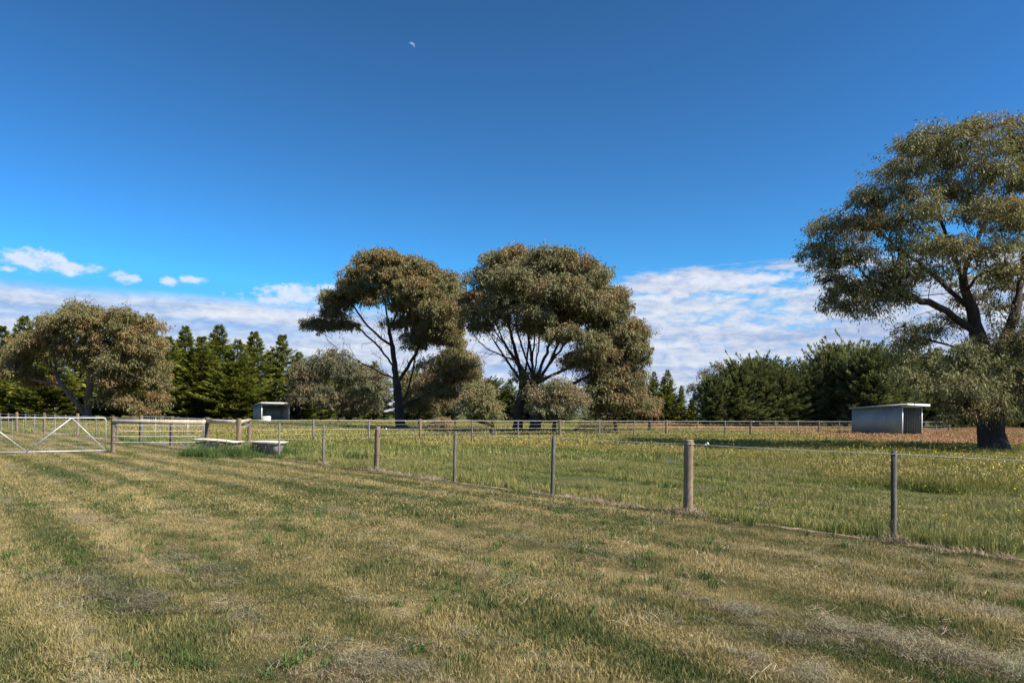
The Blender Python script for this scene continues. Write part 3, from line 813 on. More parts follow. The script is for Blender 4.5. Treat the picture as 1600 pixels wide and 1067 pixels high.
# big gum on the right
gum('gum_tree', 'huge spreading gum tree at the right edge, dark trunk, foliage hanging low', 'tree', 33.0,
    [[(1552, 709), (1548, 660), (1543, 600), (1533, 540), (1514, 470, -.3), (1492, 400, -.6), (1470, 345, -.8), (1455, 290, -.6), (1450, 250, -.4)],
     [(1546, 600), (1572, 530, .8), (1592, 460, 1.2), (1606, 380, 1.5), (1600, 290, 1.6)],
     [(1528, 525), (1490, 495, -.6), (1452, 472, -1.3), (1400, 455, -1.8), (1350, 430, -2.2)],
     [(1520, 490), (1470, 440, .9), (1420, 400, 1.5), (1370, 360, 1.9)],
     [(1497, 420), (1525, 380, .1), (1545, 330, .4), (1550, 290, .5)],
     [(1550, 640), (1500, 630, -1.2), (1460, 625, -2.0)], [(1550, 650), (1590, 620, -1.0), (1640, 590, -1.4)],
     [(1590, 470, 1.2), (1650, 420, 1.0), (1720, 380, .6)], [(1548, 560), (1500, 545, 1.6), (1450, 530, 2.2)]],
    [(1450, 226, 48, 26), (1530, 208, 38, 22), (1592, 222, 34, 36), (1402, 268, 34, 28), (1480, 258, 40, 24), (1552, 268, 36, 24), (1362, 312, 34, 26), (1305, 352, 32, 26), (1277, 395, 24, 30),
     (1322, 402, 36, 26), (1385, 352, 38, 24), (1440, 332, 36, 22), (1400, 428, 44, 22), (1335, 452, 36, 20), (1460, 392, 40, 20), (1545, 332, 52, 22), (1590, 350, 40, 24), (1572, 430, 38, 30), (1300, 440, 26, 26),
     (1415, 520, 34, 16, 1.5), (1455, 515, 34, 18, 2.0), (1500, 500, 24, 18, 2.0),
     (1425, 592, 32, 26, -1.6), (1462, 572, 30, 24, -1.2), (1510, 560, 42, 34, -1.8), (1565, 545, 42, 34, -1.0), (1595, 610, 42, 50, -1.4), (1530, 620, 40, 34, -1.4), (1500, 640, 30, 20, .8), (1545, 590, 40, 30, 1.6), (1398, 584, 20, 24, -2.0), (1458, 606, 30, 24, -2.6), (1500, 605, 40, 34, -2.8), (1430, 556, 30, 16, -1.0), (1560, 650, 34, 26, -2.2), (1475, 655, 18, 14, -1.0), (1430, 535, 40, 18, 2.4), (1600, 540, 40, 40, .5),
     (1500, 300, 34, 22), (1420, 385, 36, 24, -2.5), (1470, 436, 34, 18, -3), (1380, 462, 42, 20), (1345, 488, 34, 14), (1300, 476, 22, 18), (1530, 395, 40, 22, -3), (1512, 450, 28, 18, 2.4), (1562, 482, 34, 22, 2), (1425, 300, 30, 20, -2.5), (1345, 350, 34, 24), (1600, 290, 36, 26),
     (1650, 250, 56, 50), (1715, 320, 56, 50), (1660, 400, 50, 36), (1770, 410, 50, 55), (1680, 500, 56, 40), (1740, 520, 50, 50), (1660, 590, 50, 50)],
    .66, 5, .58, leaf=(.17, .044), nt=20, nl=26, spacing=1.06, bare=110, cols=((.052, .060, .030), (.15, .15, .068), (.18, .135, .065)), crown_depth=.72, brown=.16,)
# centre right gum, two trunks
gum('gum_tree', 'broad domed gum with two dark trunks, right of the middle pair', 'tree', 57.0,
    [[(838, 678), (836, 640), (834, 600), (832, 560, .3), (838, 500, .3), (846, 440, .2)],
     [(836, 610), (850, 560, -.8), (872, 510, -1.5), (890, 460, -2.0)], [(834, 595), (842, 540, -1.2), (852, 480, -1.8), (862, 440, -2)], [(835, 600), (868, 556, -.4), (905, 510, -.8), (925, 470, -1)], [(834, 585), (826, 530, -.4), (822, 470, -.8), (822, 440, -1)], [(836, 605), (862, 560, 1.4), (885, 505, 2.0), (900, 460, 2.4)], [(835, 600), (880, 578, 1.2), (930, 548, 1.8), (965, 520, 2.0)],
     [(834, 590), (815, 540, 1.2), (800, 480, 1.8), (795, 430, 2.0)], [(835, 615), (890, 600, -1.5), (950, 570, -2.3)], [(834, 620), (870, 600, -2.5), (885, 590, -3.2)]],
    [(800, 412, 52, 24), (860, 412, 50, 24), (765, 452, 38, 34), (830, 462, 46, 30), (905, 436, 44, 30), (945, 478, 40, 34), (985, 535, 26, 38), (900, 492, 46, 26), (965, 560, 40, 32), (845, 515, 34, 16),
     (950, 525, 34, 26), (740, 480, 20, 30), (960, 610, 46, 36, -1.0), (920, 570, 36, 22, -2.0), (985, 625, 30, 28, .5), (900, 560, 30, 18, 3), (745, 515, 18, 22, 0), (780, 478, 30, 24, -4), (835, 492, 32, 20, -5), (885, 525, 34, 18, -5), (930, 545, 34, 24, -4), (998, 575, 14, 34, 0), (975, 590, 28, 26, 2), (870, 452, 40, 24, -5.5), (925, 480, 34, 24, -4.5), (800, 440, 36, 22, -5)],
    .80, 6, .46, leaf=(.25, .07), nt=22, nl=26, bare=70, cols=OLIVE, crown_depth=.72, brown=.13)
gum('gum_tree', 'leaning second stem of the broad gum, standing just left of its main trunk', 'tree', 57.6,
    [[(808, 676), (812, 630), (818, 590), (800, 555), (775, 520), (755, 490)], [(818, 590), (826, 540, -.6), (820, 480, -1.2), (815, 440, -1.5)], [(806, 565), (760, 545, -.5), (735, 520, -.8)], [(812, 580), (800, 530, -1.0), (790, 470, -1.6), (785, 440, -2)], [(808, 570), (785, 530, -1.4), (765, 480, -2)],  [(812, 600), (790, 560, 1.5), (770, 530, 2)]],
    [(755, 480, 26, 26, -1.0), (815, 440, 34, 26, -3.0), (745, 510, 22, 14, -1), (790, 500, 24, 16, -3.2), (825, 590, 24, 16, -1.2)],
    .80, 8, .40, leaf=(.25, .07), nt=22, nl=26, cols=OLIVE, brown=.25, dup=False, bare=50)
# centre left gum
gum('gum_tree', 'tall open gum with bare arching limbs, left of the middle pair', 'tree', 68.0,
    [[(628, 672), (624, 640), (620, 600), (614, 550), (604, 490), (600, 440), (598, 415)],
     [(621, 600), (645, 560, -1.0), (672, 520, -1.6), (695, 480, -2.0)], [(617, 580), (590, 540, .5), (555, 510, 1.0), (520, 500, 1.2), (500, 510, 1.2)], [(612, 545), (575, 510, -.8), (550, 475, -1.2), (535, 465, -1.4)],
     [(618, 590), (570, 570, -.8), (535, 550, -1.2), (510, 530, -1.3)], [(608, 510), (640, 460, 1.2), (660, 430, 1.8)], [(624, 640), (640, 600, .8), (648, 560, 1.2), (655, 500, 1.6)], [(625, 635), (680, 610, -1.5), (730, 590, -2.4)]],
    [(596, 410, 40, 18), (636, 424, 42, 22), (566, 428, 28, 14, -.5), (680, 446, 38, 24), (706, 482, 26, 34), (656, 470, 44, 28), (612, 448, 26, 18), (535, 462, 32, 11, -1.2), (518, 472, 20, 10, .6), (550, 445, 22, 14, 0), (545, 470, 26, 10, 2.0), (505, 508, 32, 10, 1.2), (520, 492, 24, 10, -.5), (540, 508, 24, 7, .8), (492, 516, 14, 8, 0), (580, 470, 20, 9, 2.5), (570, 455, 22, 12, -2.5), (702, 528, 24, 24), (622, 508, 24, 9, -2.0), (672, 525, 30, 18), (660, 500, 34, 18, 1.5), (712, 575, 34, 30, -2.0), (690, 610, 26, 24, -2), (640, 455, 40, 22, -4), (680, 480, 34, 24, -4), (690, 515, 30, 20, -3.5), (650, 540, 20, 10, -3), (600, 432, 34, 16, -4)],
    .76, 9, .46, leaf=(.27, .075), nt=22, nl=26, bare=150, cols=((.055, .062, .028), (.13, .124, .054), (.18, .125, .055)), crown_depth=.8, brown=.25)
# left gum
gum('gum_tree', 'low brown tinged gum behind the gate with a forked pale trunk', 'tree', 88.0,
    [[(137, 656), (139, 620), (142, 585), (150, 550), (150, 520), (140, 500)], [(136, 652), (118, 628, -.5), (98, 603, -.9), (80, 575, -1.2), (60, 558, -1.4), (40, 565, -1.6)], [(98, 603, -.9), (60, 595, -1), (40, 590, -1.2)], [(142, 585), (165, 555, .5), (190, 530, 1.0), (205, 510, 1)], [(143, 590), (175, 585, -1.5), (215, 590, -2), (240, 595, -2)], [(88, 590, -1), (85, 550, 0), (95, 525, .5)]],
    [(130, 494, 34, 18), (96, 512, 36, 22), (62, 540, 36, 20), (36, 552, 32, 20), (28, 578, 30, 20, -1.5), (186, 504, 34, 24), (214, 540, 36, 30), (238, 580, 28, 26), (152, 545, 36, 20, -3), (172, 592, 28, 16, -3), (195, 632, 26, 16, -2), (245, 612, 22, 22, -1), (105, 548, 26, 16), (205, 600, 26, 20, 2), (60, 600, 24, 12, 2), (140, 525, 30, 16, -4), (165, 622, 22, 16, -2.5), (222, 640, 26, 14, -2), (255, 632, 16, 18, -1), (185, 568, 30, 20, -4), (118, 566, 24, 12, -3.5), (225, 515, 24, 22)],
    1.05, 10, .60, leaf=(.34, .095), nt=22, nl=24, bare=40, cols=((.060, .064, .028), (.13, .120, .050), (.19, .125, .052)), bark=M_BARK2, crown_depth=.7, brown=.28)
# smaller gums and bushes under and behind them
def bush(label, depth, stems, lobes, Rp, seed, cols, brown, nm='gum_sapling', nt=24, nl=26, leaf=None, cat='bush', fill=1.2, bark=M_BARK):
    s = depth / F
    return gum(nm, label, cat, depth, stems, lobes, Rp, seed, .14, leaf=leaf or (3.6 * s, 1.1 * s), nt=nt, nl=nl, cols=cols, crown_depth=.8, brown=brown, dup=True, low=-.8, spacing=.88, bridge=False, fill=fill, bark=bark)
GREY = ((.058, .066, .038), (.115, .118, .066), (.15, .11, .06))
DRY = ((.09, .085, .045), (.17, .145, .075), (.24, .155, .085))
bush('wide grey green bush between the left shelter and the tall open gum', 97.0, [[(528, 658), (527, 640), (525, 610), (520, 580)], [(527, 640), (500, 610), (480, 590)], [(527, 640), (555, 610), (580, 590)]],
     [(482, 590, 30, 30), (520, 568, 34, 24), (548, 582, 32, 24), (585, 600, 24, 28), (505, 622, 40, 26), (560, 628, 40, 24), (468, 622, 20, 22)], 1.35, 21, GREY, .3, cat='bush')
bush('pale olive round headed sapling between the two middle gums', 47.5, [[(772, 686), (770, 664), (765, 640), (752, 620)], [(771, 665), (740, 655), (735, 640)]],
     [(750, 622, 28, 24), (735, 635, 22, 20), (768, 640, 18, 22)], .55, 22, ((.085, .095, .045), (.17, .165, .08), (.19, .15, .07)), .25)
bush('tall rusty brown sapling just right of the open gum trunk', 80.0, [[(712, 666), (708, 640), (705, 600), (712, 560)], [(708, 640), (690, 610), (680, 590)]],
     [(715, 565, 28, 26), (690, 590, 26, 26), (730, 600, 22, 28), (700, 625, 30, 22), (675, 615, 16, 18)], 1.05, 23, DRY, .6)
bush('olive shrub mass filling in behind the open gum trunk on its right', 84.0, [[(655, 664), (655, 645), (652, 620)], [(655, 648), (668, 630), (672, 615)]],
     [(652, 606, 24, 26), (672, 628, 22, 24), (640, 636, 20, 16)], 1.1, 29, ((.07, .074, .036), (.13, .125, .06), (.18, .13, .06)), .3)
bush('small dry dome of a bush at the foot of the open gum', 53.0, [[(684, 686), (684, 678), (686, 672)]], [(686, 668, 19, 17), (690, 662, 14, 12)], .42, 24, DRY, .5, leaf=(.13, .035), nm='shrub')
bush('grey green low bough thicket hiding the trunks of the broad gum', 48.0, [[(866, 684), (866, 664), (870, 630), (872, 610)], [(866, 655), (895, 640), (905, 630)], [(866, 655), (840, 640), (835, 630)]],
     [(872, 612, 30, 24), (845, 628, 24, 24), (898, 630, 20, 24), (868, 640, 32, 16)], .66, 25, ((.085, .092, .055), (.165, .165, .095), (.19, .14, .075)), .35)
bush('brown drooping thicket right of the broad gum', 60.0, [[(962, 674), (960, 655), (958, 630), (955, 600)], [(960, 650), (985, 630), (1000, 610)], [(960, 650), (930, 630), (925, 610)]],
     [(945, 600, 36, 30), (980, 600, 30, 30), (930, 632, 26, 22), (965, 635, 34, 20), (1000, 630, 18, 20)], .85, 26, DRY, .5)
bush('small grey brown bush at the right end of the middle trees', 66.0, [[(1016, 672), (1015, 655), (1014, 640)]], [(1014, 636, 17, 18), (1006, 645, 14, 12), (1020, 650, 11, 8)], .7, 27, DRY, .35, nm='shrub')
bush('dark olive gum crown peeping behind the right cypress hedge', 98.0, [[(1108, 664), (1108, 640), (1108, 610)]], [(1108, 590, 20, 14), (1125, 580, 16, 12), (1100, 615, 20, 20)], 1.3, 28, OLIVE, .3, cat='tree', nm='gum_tree')
# fallen boughs
def bough(px, py, depth, L, rz, seed, label):
    g = np.random.default_rng(seed); b = at(px, py, depth); root = empty('fallen_branch', (b[0], b[1], 0), rz); tag(root, label, 'branch')
    mb = MB(); pts = [np.array([k / 9 * L, .12 * math.sin(k * .9), .10 + .42 * math.sin(k / 9 * 3.1) * (k < 9) + .03 * k]) for k in range(10)]
    mb.tube(pts, [.08 - .006 * k for k in range(10)], 7)
    tips = []
    for k in range(2, 10):
        for _ in range(5):
            d = unit(g.normal(0, 1, 3) + np.array([.9, 0, .1])); e = pts[k] + d * g.uniform(.5, 1.1); e[2] = max(.08, e[2]); mb.tube([pts[k], pts[k] * .5 + e * .5 + np.array([0, 0, .1]), e], [.02, .014, .006], 4); tips.append(e)
    mb.build('bough', M_BARK, root, True)
    cc = np.repeat(np.array(tips), 26, 0) + g.normal(0, .22, (len(tips) * 26, 3)); cc[:, 2] = np.maximum(cc[:, 2], .12); n = len(cc)
    v, q = leaf_quads(cc, unit(g.normal(0, 1, (n, 3)) + np.array([0, 0, -.3])), .2 * g.uniform(.6, 1.2, n), .045 * g.uniform(.6, 1.2, n), g)
    cl = np.array([.15, .12, .07]) * g.uniform(.6, 1.3, (n, 1)); obj('foliage', mesh_np('foliage', v, [q], M_GUM, np.repeat(cl, 4, 0)), root)
bough(882, 680, 52.5, 3.2, R(-14), 3, 'fallen bough with dry twigs lying right of the broad gum trunks')

# ------------------------------------------------------------------ cypresses
def cypress_mesh(seed, H, rad, style):
    """style 'spire': conical with ragged upswept sprays; 'hedge': broad, plumed, dark"""
    g = np.random.default_rng(seed); mb = MB()
    V = []; Qs = []; Cc = []; nv = 0
    tops = [(0, 0, H, 1.0)]
    if style == 'hedge': tops = [(g.uniform(-1.4, 1.4), g.uniform(-1.2, 1.2), H * g.uniform(.78, 1.0), .8) for _ in range(5)] + [(0, 0, H, .85)]
    else: tops += [(g.uniform(-.9, .9), g.uniform(-.9, .9), H * g.uniform(.72, .9), .6) for _ in range(2)]
    for ti, (tx, ty, h, rs) in enumerate(tops):
        mb.tube([(tx * .15, ty * .15, 0), (tx * .5, ty * .5, h * .35), (tx, ty, h * .7), (tx * 1.02, ty * 1.02, h * .97)], [.22, .17, .09, .015], 6, cap=False)
        nb = int((230 if style == 'spire' else 190) * (1 if ti == 0 else .55))
        for k in range(nb):
            u = g.uniform(0, 1) ** .85; z = h * (.02 + .96 * u)
            if style == 'spire': prof = rad * rs * (1 - u) ** 1.1 * (.6 + .4 * min(1, u * 6)) + .10
            else: prof = rad * rs * (1 - u ** 2.4) ** .7 + .25
            az_ = g.uniform(0, 6.283); L = prof * (g.uniform(.65, 1.15) + (.35 if g.uniform(0, 1) < .12 else 0))
            cx_, cy_ = tx * min(1, .15 + u * 1.2), ty * min(1, .15 + u * 1.2)
            if style == 'spire': up0, up1 = .10 + .35 * u, .55 + .7 * u
            else: up0, up1 = .15 + .5 * u, .35 + 1.0 * u
            if style == 'hedge' and u > .45 and g.uniform(0, 1) < .18: L = L * 1.2 + .4; up1 += .8; up0 += .25
            o_ = np.array([math.cos(az_), math.sin(az_), 0]); s_ = np.array([-o_[1], o_[0], 0])
            n = int(30 + 15 * L) if style == 'spire' else int(34 + 18 * L)
            t_ = 1 - .72 * g.uniform(0, 1, n) ** 1.4
            P_ = np.array([cx_, cy_, z]) + o_ * (L * t_)[:, None]; P_[:, 2] += L * (up0 * t_ + (up1 - up0) * .5 * t_ * t_)
            d = o_ + np.array([0, 0, 1]) * (up0 + (up1 - up0) * t_)[:, None]
            lat = g.normal(0, .5, n); wsp = .30 * L * (1.05 - t_) + .10
            P_ = P_ + s_ * (lat * wsp)[:, None] + np.array([0, 0, 1]) * (g.normal(0, .09, n) - .05)[:, None]
            ax = unit(d + s_ * (lat * .75)[:, None] + g.normal(0, .22, (n, 3)))
            Lf = g.uniform(.28, .55, n) * (.92 if style == 'hedge' else 1.0 - .45 * u)
            side = unit(np.cross(ax, np.array([0, 0, 1.0]) + g.normal(0, 1.1, (n, 3))))
            wd = Lf * g.uniform(.20, .34, n)
            v = np.stack([P_, P_ + ax * (Lf * .5)[:, None] + side * (wd * .5)[:, None], P_ + ax * Lf[:, None], P_ + ax * (Lf * .5)[:, None] - side * (wd * .5)[:, None]], 1).reshape(-1, 3)
            V.append(v); Qs.append(nv + np.arange(n)[:, None] * 4 + np.array([[0, 1, 2, 3]])); nv += len(v)
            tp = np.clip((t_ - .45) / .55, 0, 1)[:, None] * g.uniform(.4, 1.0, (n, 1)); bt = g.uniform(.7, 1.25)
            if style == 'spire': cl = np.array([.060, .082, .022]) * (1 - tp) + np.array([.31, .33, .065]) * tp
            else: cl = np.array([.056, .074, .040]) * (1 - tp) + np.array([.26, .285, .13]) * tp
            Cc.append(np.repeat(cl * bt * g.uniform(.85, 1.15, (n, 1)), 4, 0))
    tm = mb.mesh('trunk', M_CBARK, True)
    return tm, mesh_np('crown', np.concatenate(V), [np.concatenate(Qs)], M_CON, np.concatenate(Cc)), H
SP = [cypress_mesh(200 + k, 14.0, 2.7 + .25 * k, 'spire') for k in range(4)]
HG = [cypress_mesh(220 + k, 11.5, 3.3 + .2 * k, 'hedge') for k in range(4)]
print('cypress quads', [len(s[1].polygons) for s in SP + HG])
def cypress(px, ptop, depth, kind, k, wide, label, group):
    tm, cm, H = (SP if kind == 's' else HG)[k % 4]
    b = at(px, 660, depth); top = at(px, ptop, depth)[2]
    r = empty('cypress_tree', (b[0], b[1], 0), (k * 1.37 + px * .01) % 6.28)
    s = top / (H * (1.03 if kind == 's' else 1.13)); r.scale = (s * wide, s * wide, s); tag(r, label, 'tree', group)
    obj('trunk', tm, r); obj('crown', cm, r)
GA, GB, GC = 'bright cypress row on the left', 'cypress tops between the middle trees', 'dark cypress hedge on the right'
left = [(-40, 500, 'cut by the left picture edge'), (2, 503, 'at the left picture edge, behind the brown tinged gum'), (36, 488, 'spire rising left of the brown tinged gum'),
        (80, 530, 'mostly hidden behind the left half of the brown tinged gum'), (130, 520, 'hidden behind the trunk of the brown tinged gum'), (185, 515, 'hidden behind the right half of the brown tinged gum'),
        (232, 493, 'slim spire just right of the brown tinged gum'), (262, 520, 'lower cypress second from the brown tinged gum'), (288, 504, 'third clear spire right of the brown tinged gum'), (314, 520, 'lower one left of the tallest middle spire'),
        (341, 501, 'tallest spire in the middle of the bright row'), (370, 525, 'lower one directly behind the left shelter\'s left side'), (396, 513, 'spire above the left shelter'), (440, 517, 'last clear spire of the row, right of the shelter'), (466, 545, 'lower cypress beside the grey green bush')]
for q, (a, b, lb) in enumerate(left):
    cypress(a, b, 108 + (q * 37 % 11) - 5, 's', q, 2.1 if q % 3 else 2.35, 'yellow green cypress, ' + lb, GA)
mid = [(500, 562, 'behind the left of the grey green bush'), (545, 568, 'behind the middle of the grey green bush'), (585, 560, 'showing left of the open gum trunk'), (650, 575, 'showing right of the open gum trunk'), (700, 585, 'behind the rusty brown sapling'),
       (760, 585, 'dark between the two middle gums'), (796, 590, 'behind the left trunk of the broad gum'), (826, 596, 'seen between the twin trunks of the broad gum'), (846, 598, 'behind the right trunk of the broad gum'), (870, 595, 'behind the low bough thicket'), (930, 590, 'behind the brown drooping thicket'), (975, 590, 'hidden at the right of the brown thicket'), (1004, 588, 'touching the broad gum\'s right edge'), (1021, 577, 'left spire of the pair right of the broad gum'), (1042, 574, 'right spire of the pair right of the broad gum'), (1064, 600, 'short, left of the gap before the dark hedge'), (1084, 612, 'shortest, in the gap before the dark hedge')]
for q, (a, b, lb) in enumerate(mid):
    cypress(a, b, 112 + (q * 53 % 9), 's' if q > 11 else 'sh'[q % 2], q + 1, 1.6 if q > 11 else (2.0 if q % 2 == 0 else 1.7), 'bright cypress ' + lb, GB)
hedge = [(1115, 582, 'at the left end of the dark hedge'), (1150, 562, 'second from the left end of the dark hedge'), (1182, 548, 'with the peaked plume left of the hedge middle'), (1222, 560, 'in the dip of the dark hedge'), (1258, 560, 'right of the dip in the dark hedge'), (1295, 538, 'left of the two highest hedge plumes'), (1322, 529, 'highest plume of the dark hedge, above the zinc wall'), (1360, 534, 'behind the roof of the right shelter'), (1395, 540, 'where the big right gum begins to cover the hedge'),
         (1440, 545, 'behind the open front of the right shelter'), (1490, 548, 'behind the low boughs left of the big gum trunk'), (1545, 545, 'straight behind the big gum trunk'), (1600, 545, 'at the right picture edge behind the big gum')]
for q, (a, b, lb) in enumerate(hedge):
    cypress(a, b, 96 + (q * 29 % 7), 'h', q, 1.18 + .14 * (q % 2), 'dark plumed cypress ' + lb, GC)
# ------------------------------------------------------------------ grass (stuff): scattered tufts of real blades
def blade_mat(name, stops, wpatch=(0.62, 0.36), wr=0.35, head=None, far_head=None, rough=0.7, trans=0.25, fixed=None, green=None):
    m, t, b = mat_new(name)
    pos = t.new('ShaderNodeNewGeometry').outputs['Position']
    a_, b_ = turf_patch(t, pos)
    at_ = t.new('ShaderNodeSeparateColor'); t.l.new(t.attr('col'), at_.inputs[0])
    r_, h_, k_ = at_.outputs
    f = t.m('ADD', t.m('MULTIPLY', a_, wpatch[0]), t.m('MULTIPLY', b_, wpatch[1]))
    f = t.m('ADD', f, t.m('MULTIPLY', t.m('SUBTRACT', r_, 0.5), wr))
    c = t.ramp(f, stops)
    if green:
        c = t.mix(t.mr(t.noise(pos, 0.55, 4, 0.6, 0.4), 0.53, 0.66, 0.0, 0.75), c, green)
    if head:
        hc = t.mix(t.mr(t.noise(pos, 0.05, 3), 0.42, 0.6), head, far_head or head)
        c = t.mix(k_, c, hc)
    t.put(b.inputs['Base Color'], c); b.inputs['Roughness'].default_value = rough; b.inputs['Specular IOR Level'].default_value = 0.25
    tr = t.new('ShaderNodeBsdfTranslucent'); t.put(tr.inputs[0], c)
    mx = t.new('ShaderNodeMixShader'); mx.inputs[0].default_value = trans
    t.l.new(b.outputs[0], mx.inputs[1]); t.l.new(tr.outputs[0], mx.inputs[2]); t.l.new(mx.outputs[0], out(t).inputs[0])
    return m
M_LAWN = blade_mat('mown_blades', ((0.28, (0.055, 0.085, 0.022)), (0.385, (0.10, 0.112, 0.034)), (0.46, (0.20, 0.172, 0.062)), (0.56, (0.35, 0.28, 0.118)), (0.74, (0.46, 0.36, 0.185))), wr=0.30, green=(0.075, 0.105, 0.028))
M_CLIP = blade_mat('clipping_strands', ((0.30, (0.08, 0.078, 0.045)), (0.5, (0.18, 0.17, 0.105)), (0.72, (0.32, 0.295, 0.20))), wr=0.9, trans=0.1)
M_HAY = blade_mat('dead_strands', ((0.30, (0.20, 0.14, 0.09)), (0.5, (0.38, 0.29, 0.18)), (0.7, (0.55, 0.44, 0.30))), wr=0.9, trans=0.1)
M_SHORT = blade_mat('paddock_blades', ((0.33, (0.07, 0.11, 0.022)), (0.44, (0.14, 0.178, 0.042)), (0.54, (0.24, 0.24, 0.068)), (0.70, (0.38, 0.32, 0.13))), wr=0.30, head=(0.30, 0.22, 0.10))
M_TALL = blade_mat('meadow_blades', ((0.30, (0.06, 0.10, 0.016)), (0.44, (0.12, 0.165, 0.026)), (0.54, (0.20, 0.215, 0.042)), (0.70, (0.32, 0.28, 0.08))), wr=0.34, head=(0.27, 0.245, 0.07), far_head=(0.34, 0.26, 0.09))
M_RED = blade_mat('red_seed_grass', ((0.30, (0.10, 0.12, 0.025)), (0.5, (0.24, 0.19, 0.06)), (0.70, (0.38, 0.25, 0.11))), wr=0.6, head=(0.42, 0.235, 0.12))
M_LUSH = blade_mat('lush_blades', ((0.30, (0.03, 0.065, 0.015)), (0.5, (0.065, 0.125, 0.025)), (0.7, (0.13, 0.19, 0.05))), wr=0.5, head=(0.2, 0.2, 0.08))
m, t, b = mat_new('flower_yellow'); b.inputs['Base Color'].default_value = (0.80, 0.56, 0.03, 1); b.inputs['Roughness'].default_value = 0.5; M_FLOWER = m

def tuft(name, n, rad, h0, h1, w0, w1, lean, mat, heads=0, hh=(0.4, 0.55), seed=0, flat=False, hs_=(0.06, 0.014)):
    g = np.random.default_rng(seed)
    ang = g.uniform(0, 6.283, n); rr = rad * np.sqrt(g.uniform(0, 1, n))
    bx, by = rr * np.cos(ang), rr * np.sin(ang)
    h = h0 + (h1 - h0) * g.uniform(0, 1, n) ** 1.4 * g.choice([.7, 1.0, 1.25], n); wd = g.uniform(w0, w1, n)
    la = g.uniform(0, 6.283, n); ln = np.abs(g.normal(0, lean, n)) * h
    fa = g.uniform(0, 6.283, n)
    if flat: bz = g.uniform(0.004, 0.035, n)
    else: bz = np.full(n, -0.005)
    lx, ly = np.cos(la) * ln, np.sin(la) * ln
    px_, py_ = np.cos(fa) * wd / 2, np.sin(fa) * wd / 2
    if flat:
        L = h; dxx, dyy = np.cos(la) * L, np.sin(la) * L
        px_, py_ = -np.sin(la) * wd / 2, np.cos(la) * wd / 2
        cv = g.normal(0, 0.25, n) * L
        mid = np.stack([bx + dxx * .5 - np.sin(la) * cv, by + dyy * .5 + np.cos(la) * cv, bz + g.uniform(0, 0.035, n)], 1)
        tip = np.stack([bx + dxx, by + dyy, np.maximum(0.003, bz + g.uniform(-0.02, 0.02, n))], 1)
    else:
        mid = np.stack([bx + lx * .35, by + ly * .35, bz + h * .55], 1)
        tip = np.stack([bx + lx, by + ly, bz + h * np.sqrt(np.clip(1 - (ln / h) ** 2 * .4, .3, 1))], 1)
    s = np.stack([px_, py_, np.zeros(n)], 1)
    b0 = np.stack([bx, by, bz], 1)
    v = np.stack([b0 - s, b0 + s, mid + s * .85, mid - s * .85, tip], 1).reshape(-1, 3)
    r = g.uniform(0, 1, n)
    col = np.stack([np.repeat(r, 5), np.tile([0, 0, .5, .5, 1.], n), np.zeros(5 * n)], 1)
    i = np.arange(n)[:, None] * 5
    q = i + np.array([[0, 1, 2, 3]]); tr = i + np.array([[3, 2, 4]])
    if heads:
        a = g.uniform(0, 6.283, heads); rr = rad * np.sqrt(g.uniform(0, 1, heads))
        H = g.uniform(hh[0], hh[1], heads); le = g.normal(0, .10, (heads, 2))
        base = np.stack([rr * np.cos(a), rr * np.sin(a), np.zeros(heads)], 1)
        tp = base + np.stack([le[:, 0], le[:, 1], H], 1)
        fa = g.uniform(0, 6.283, heads); s = np.stack([np.cos(fa), np.sin(fa), np.zeros(heads)], 1)
        sw = w0 * 0.25
        stem = np.stack([base - s * sw, base + s * sw, tp + s * sw, tp - s * sw], 1)
        dn = np.stack([le[:, 0], le[:, 1], H], 1); dn /= np.linalg.norm(dn, axis=1)[:, None]
        hl, hw = hs_
        head = np.stack([tp - dn * hl * .3, tp + s * hw + dn * hl * .2, tp + dn * hl, tp - s * hw + dn * hl * .2], 1)
        o0 = len(v)
        v = np.concatenate([v, stem.reshape(-1, 3), head.reshape(-1, 3)])
        rr_ = np.repeat(g.uniform(0, 1, heads), 4)
        c1 = np.stack([rr_, np.full(4 * heads, .6), np.full(4 * heads, .5)], 1); c2 = np.stack([rr_, np.full(4 * heads, 1.), np.ones(4 * heads)], 1)
        col = np.concatenate([col, c1, c2])
        q = np.concatenate([q, o0 + np.arange(2 * heads)[:, None] * 4 + np.array([[0, 1, 2, 3]])])
    return mesh_np(name, v, [q, tr], mat, col)

def flower_tuft(name, n, rad, seed, r=0.02, hh=(0.22, 0.45)):
    g = np.random.default_rng(seed); vv = []; qq = []
    for k in range(n):
        c = np.array([*(g.uniform(-rad, rad, 2)), g.uniform(*hh)])
        nrm = np.array([g.normal(0.1, .5), g.normal(-.25, .5), 1.0]); nrm /= np.linalg.norm(nrm)
        x = np.cross(nrm, [0, 1, 0.1]); x /= np.linalg.norm(x); y = np.cross(nrm, x); b = len(vv)
        for a in range(6): vv.append(c + r * (math.cos(a * 1.047) * x + math.sin(a * 1.047) * y) + nrm * 0.006)
        qq += [(b, b + 1, b + 2, b + 3), (b, b + 3, b + 4, b + 5)]
    return mesh_np(name, np.array(vv), [np.array(qq)], M_FLOWER)

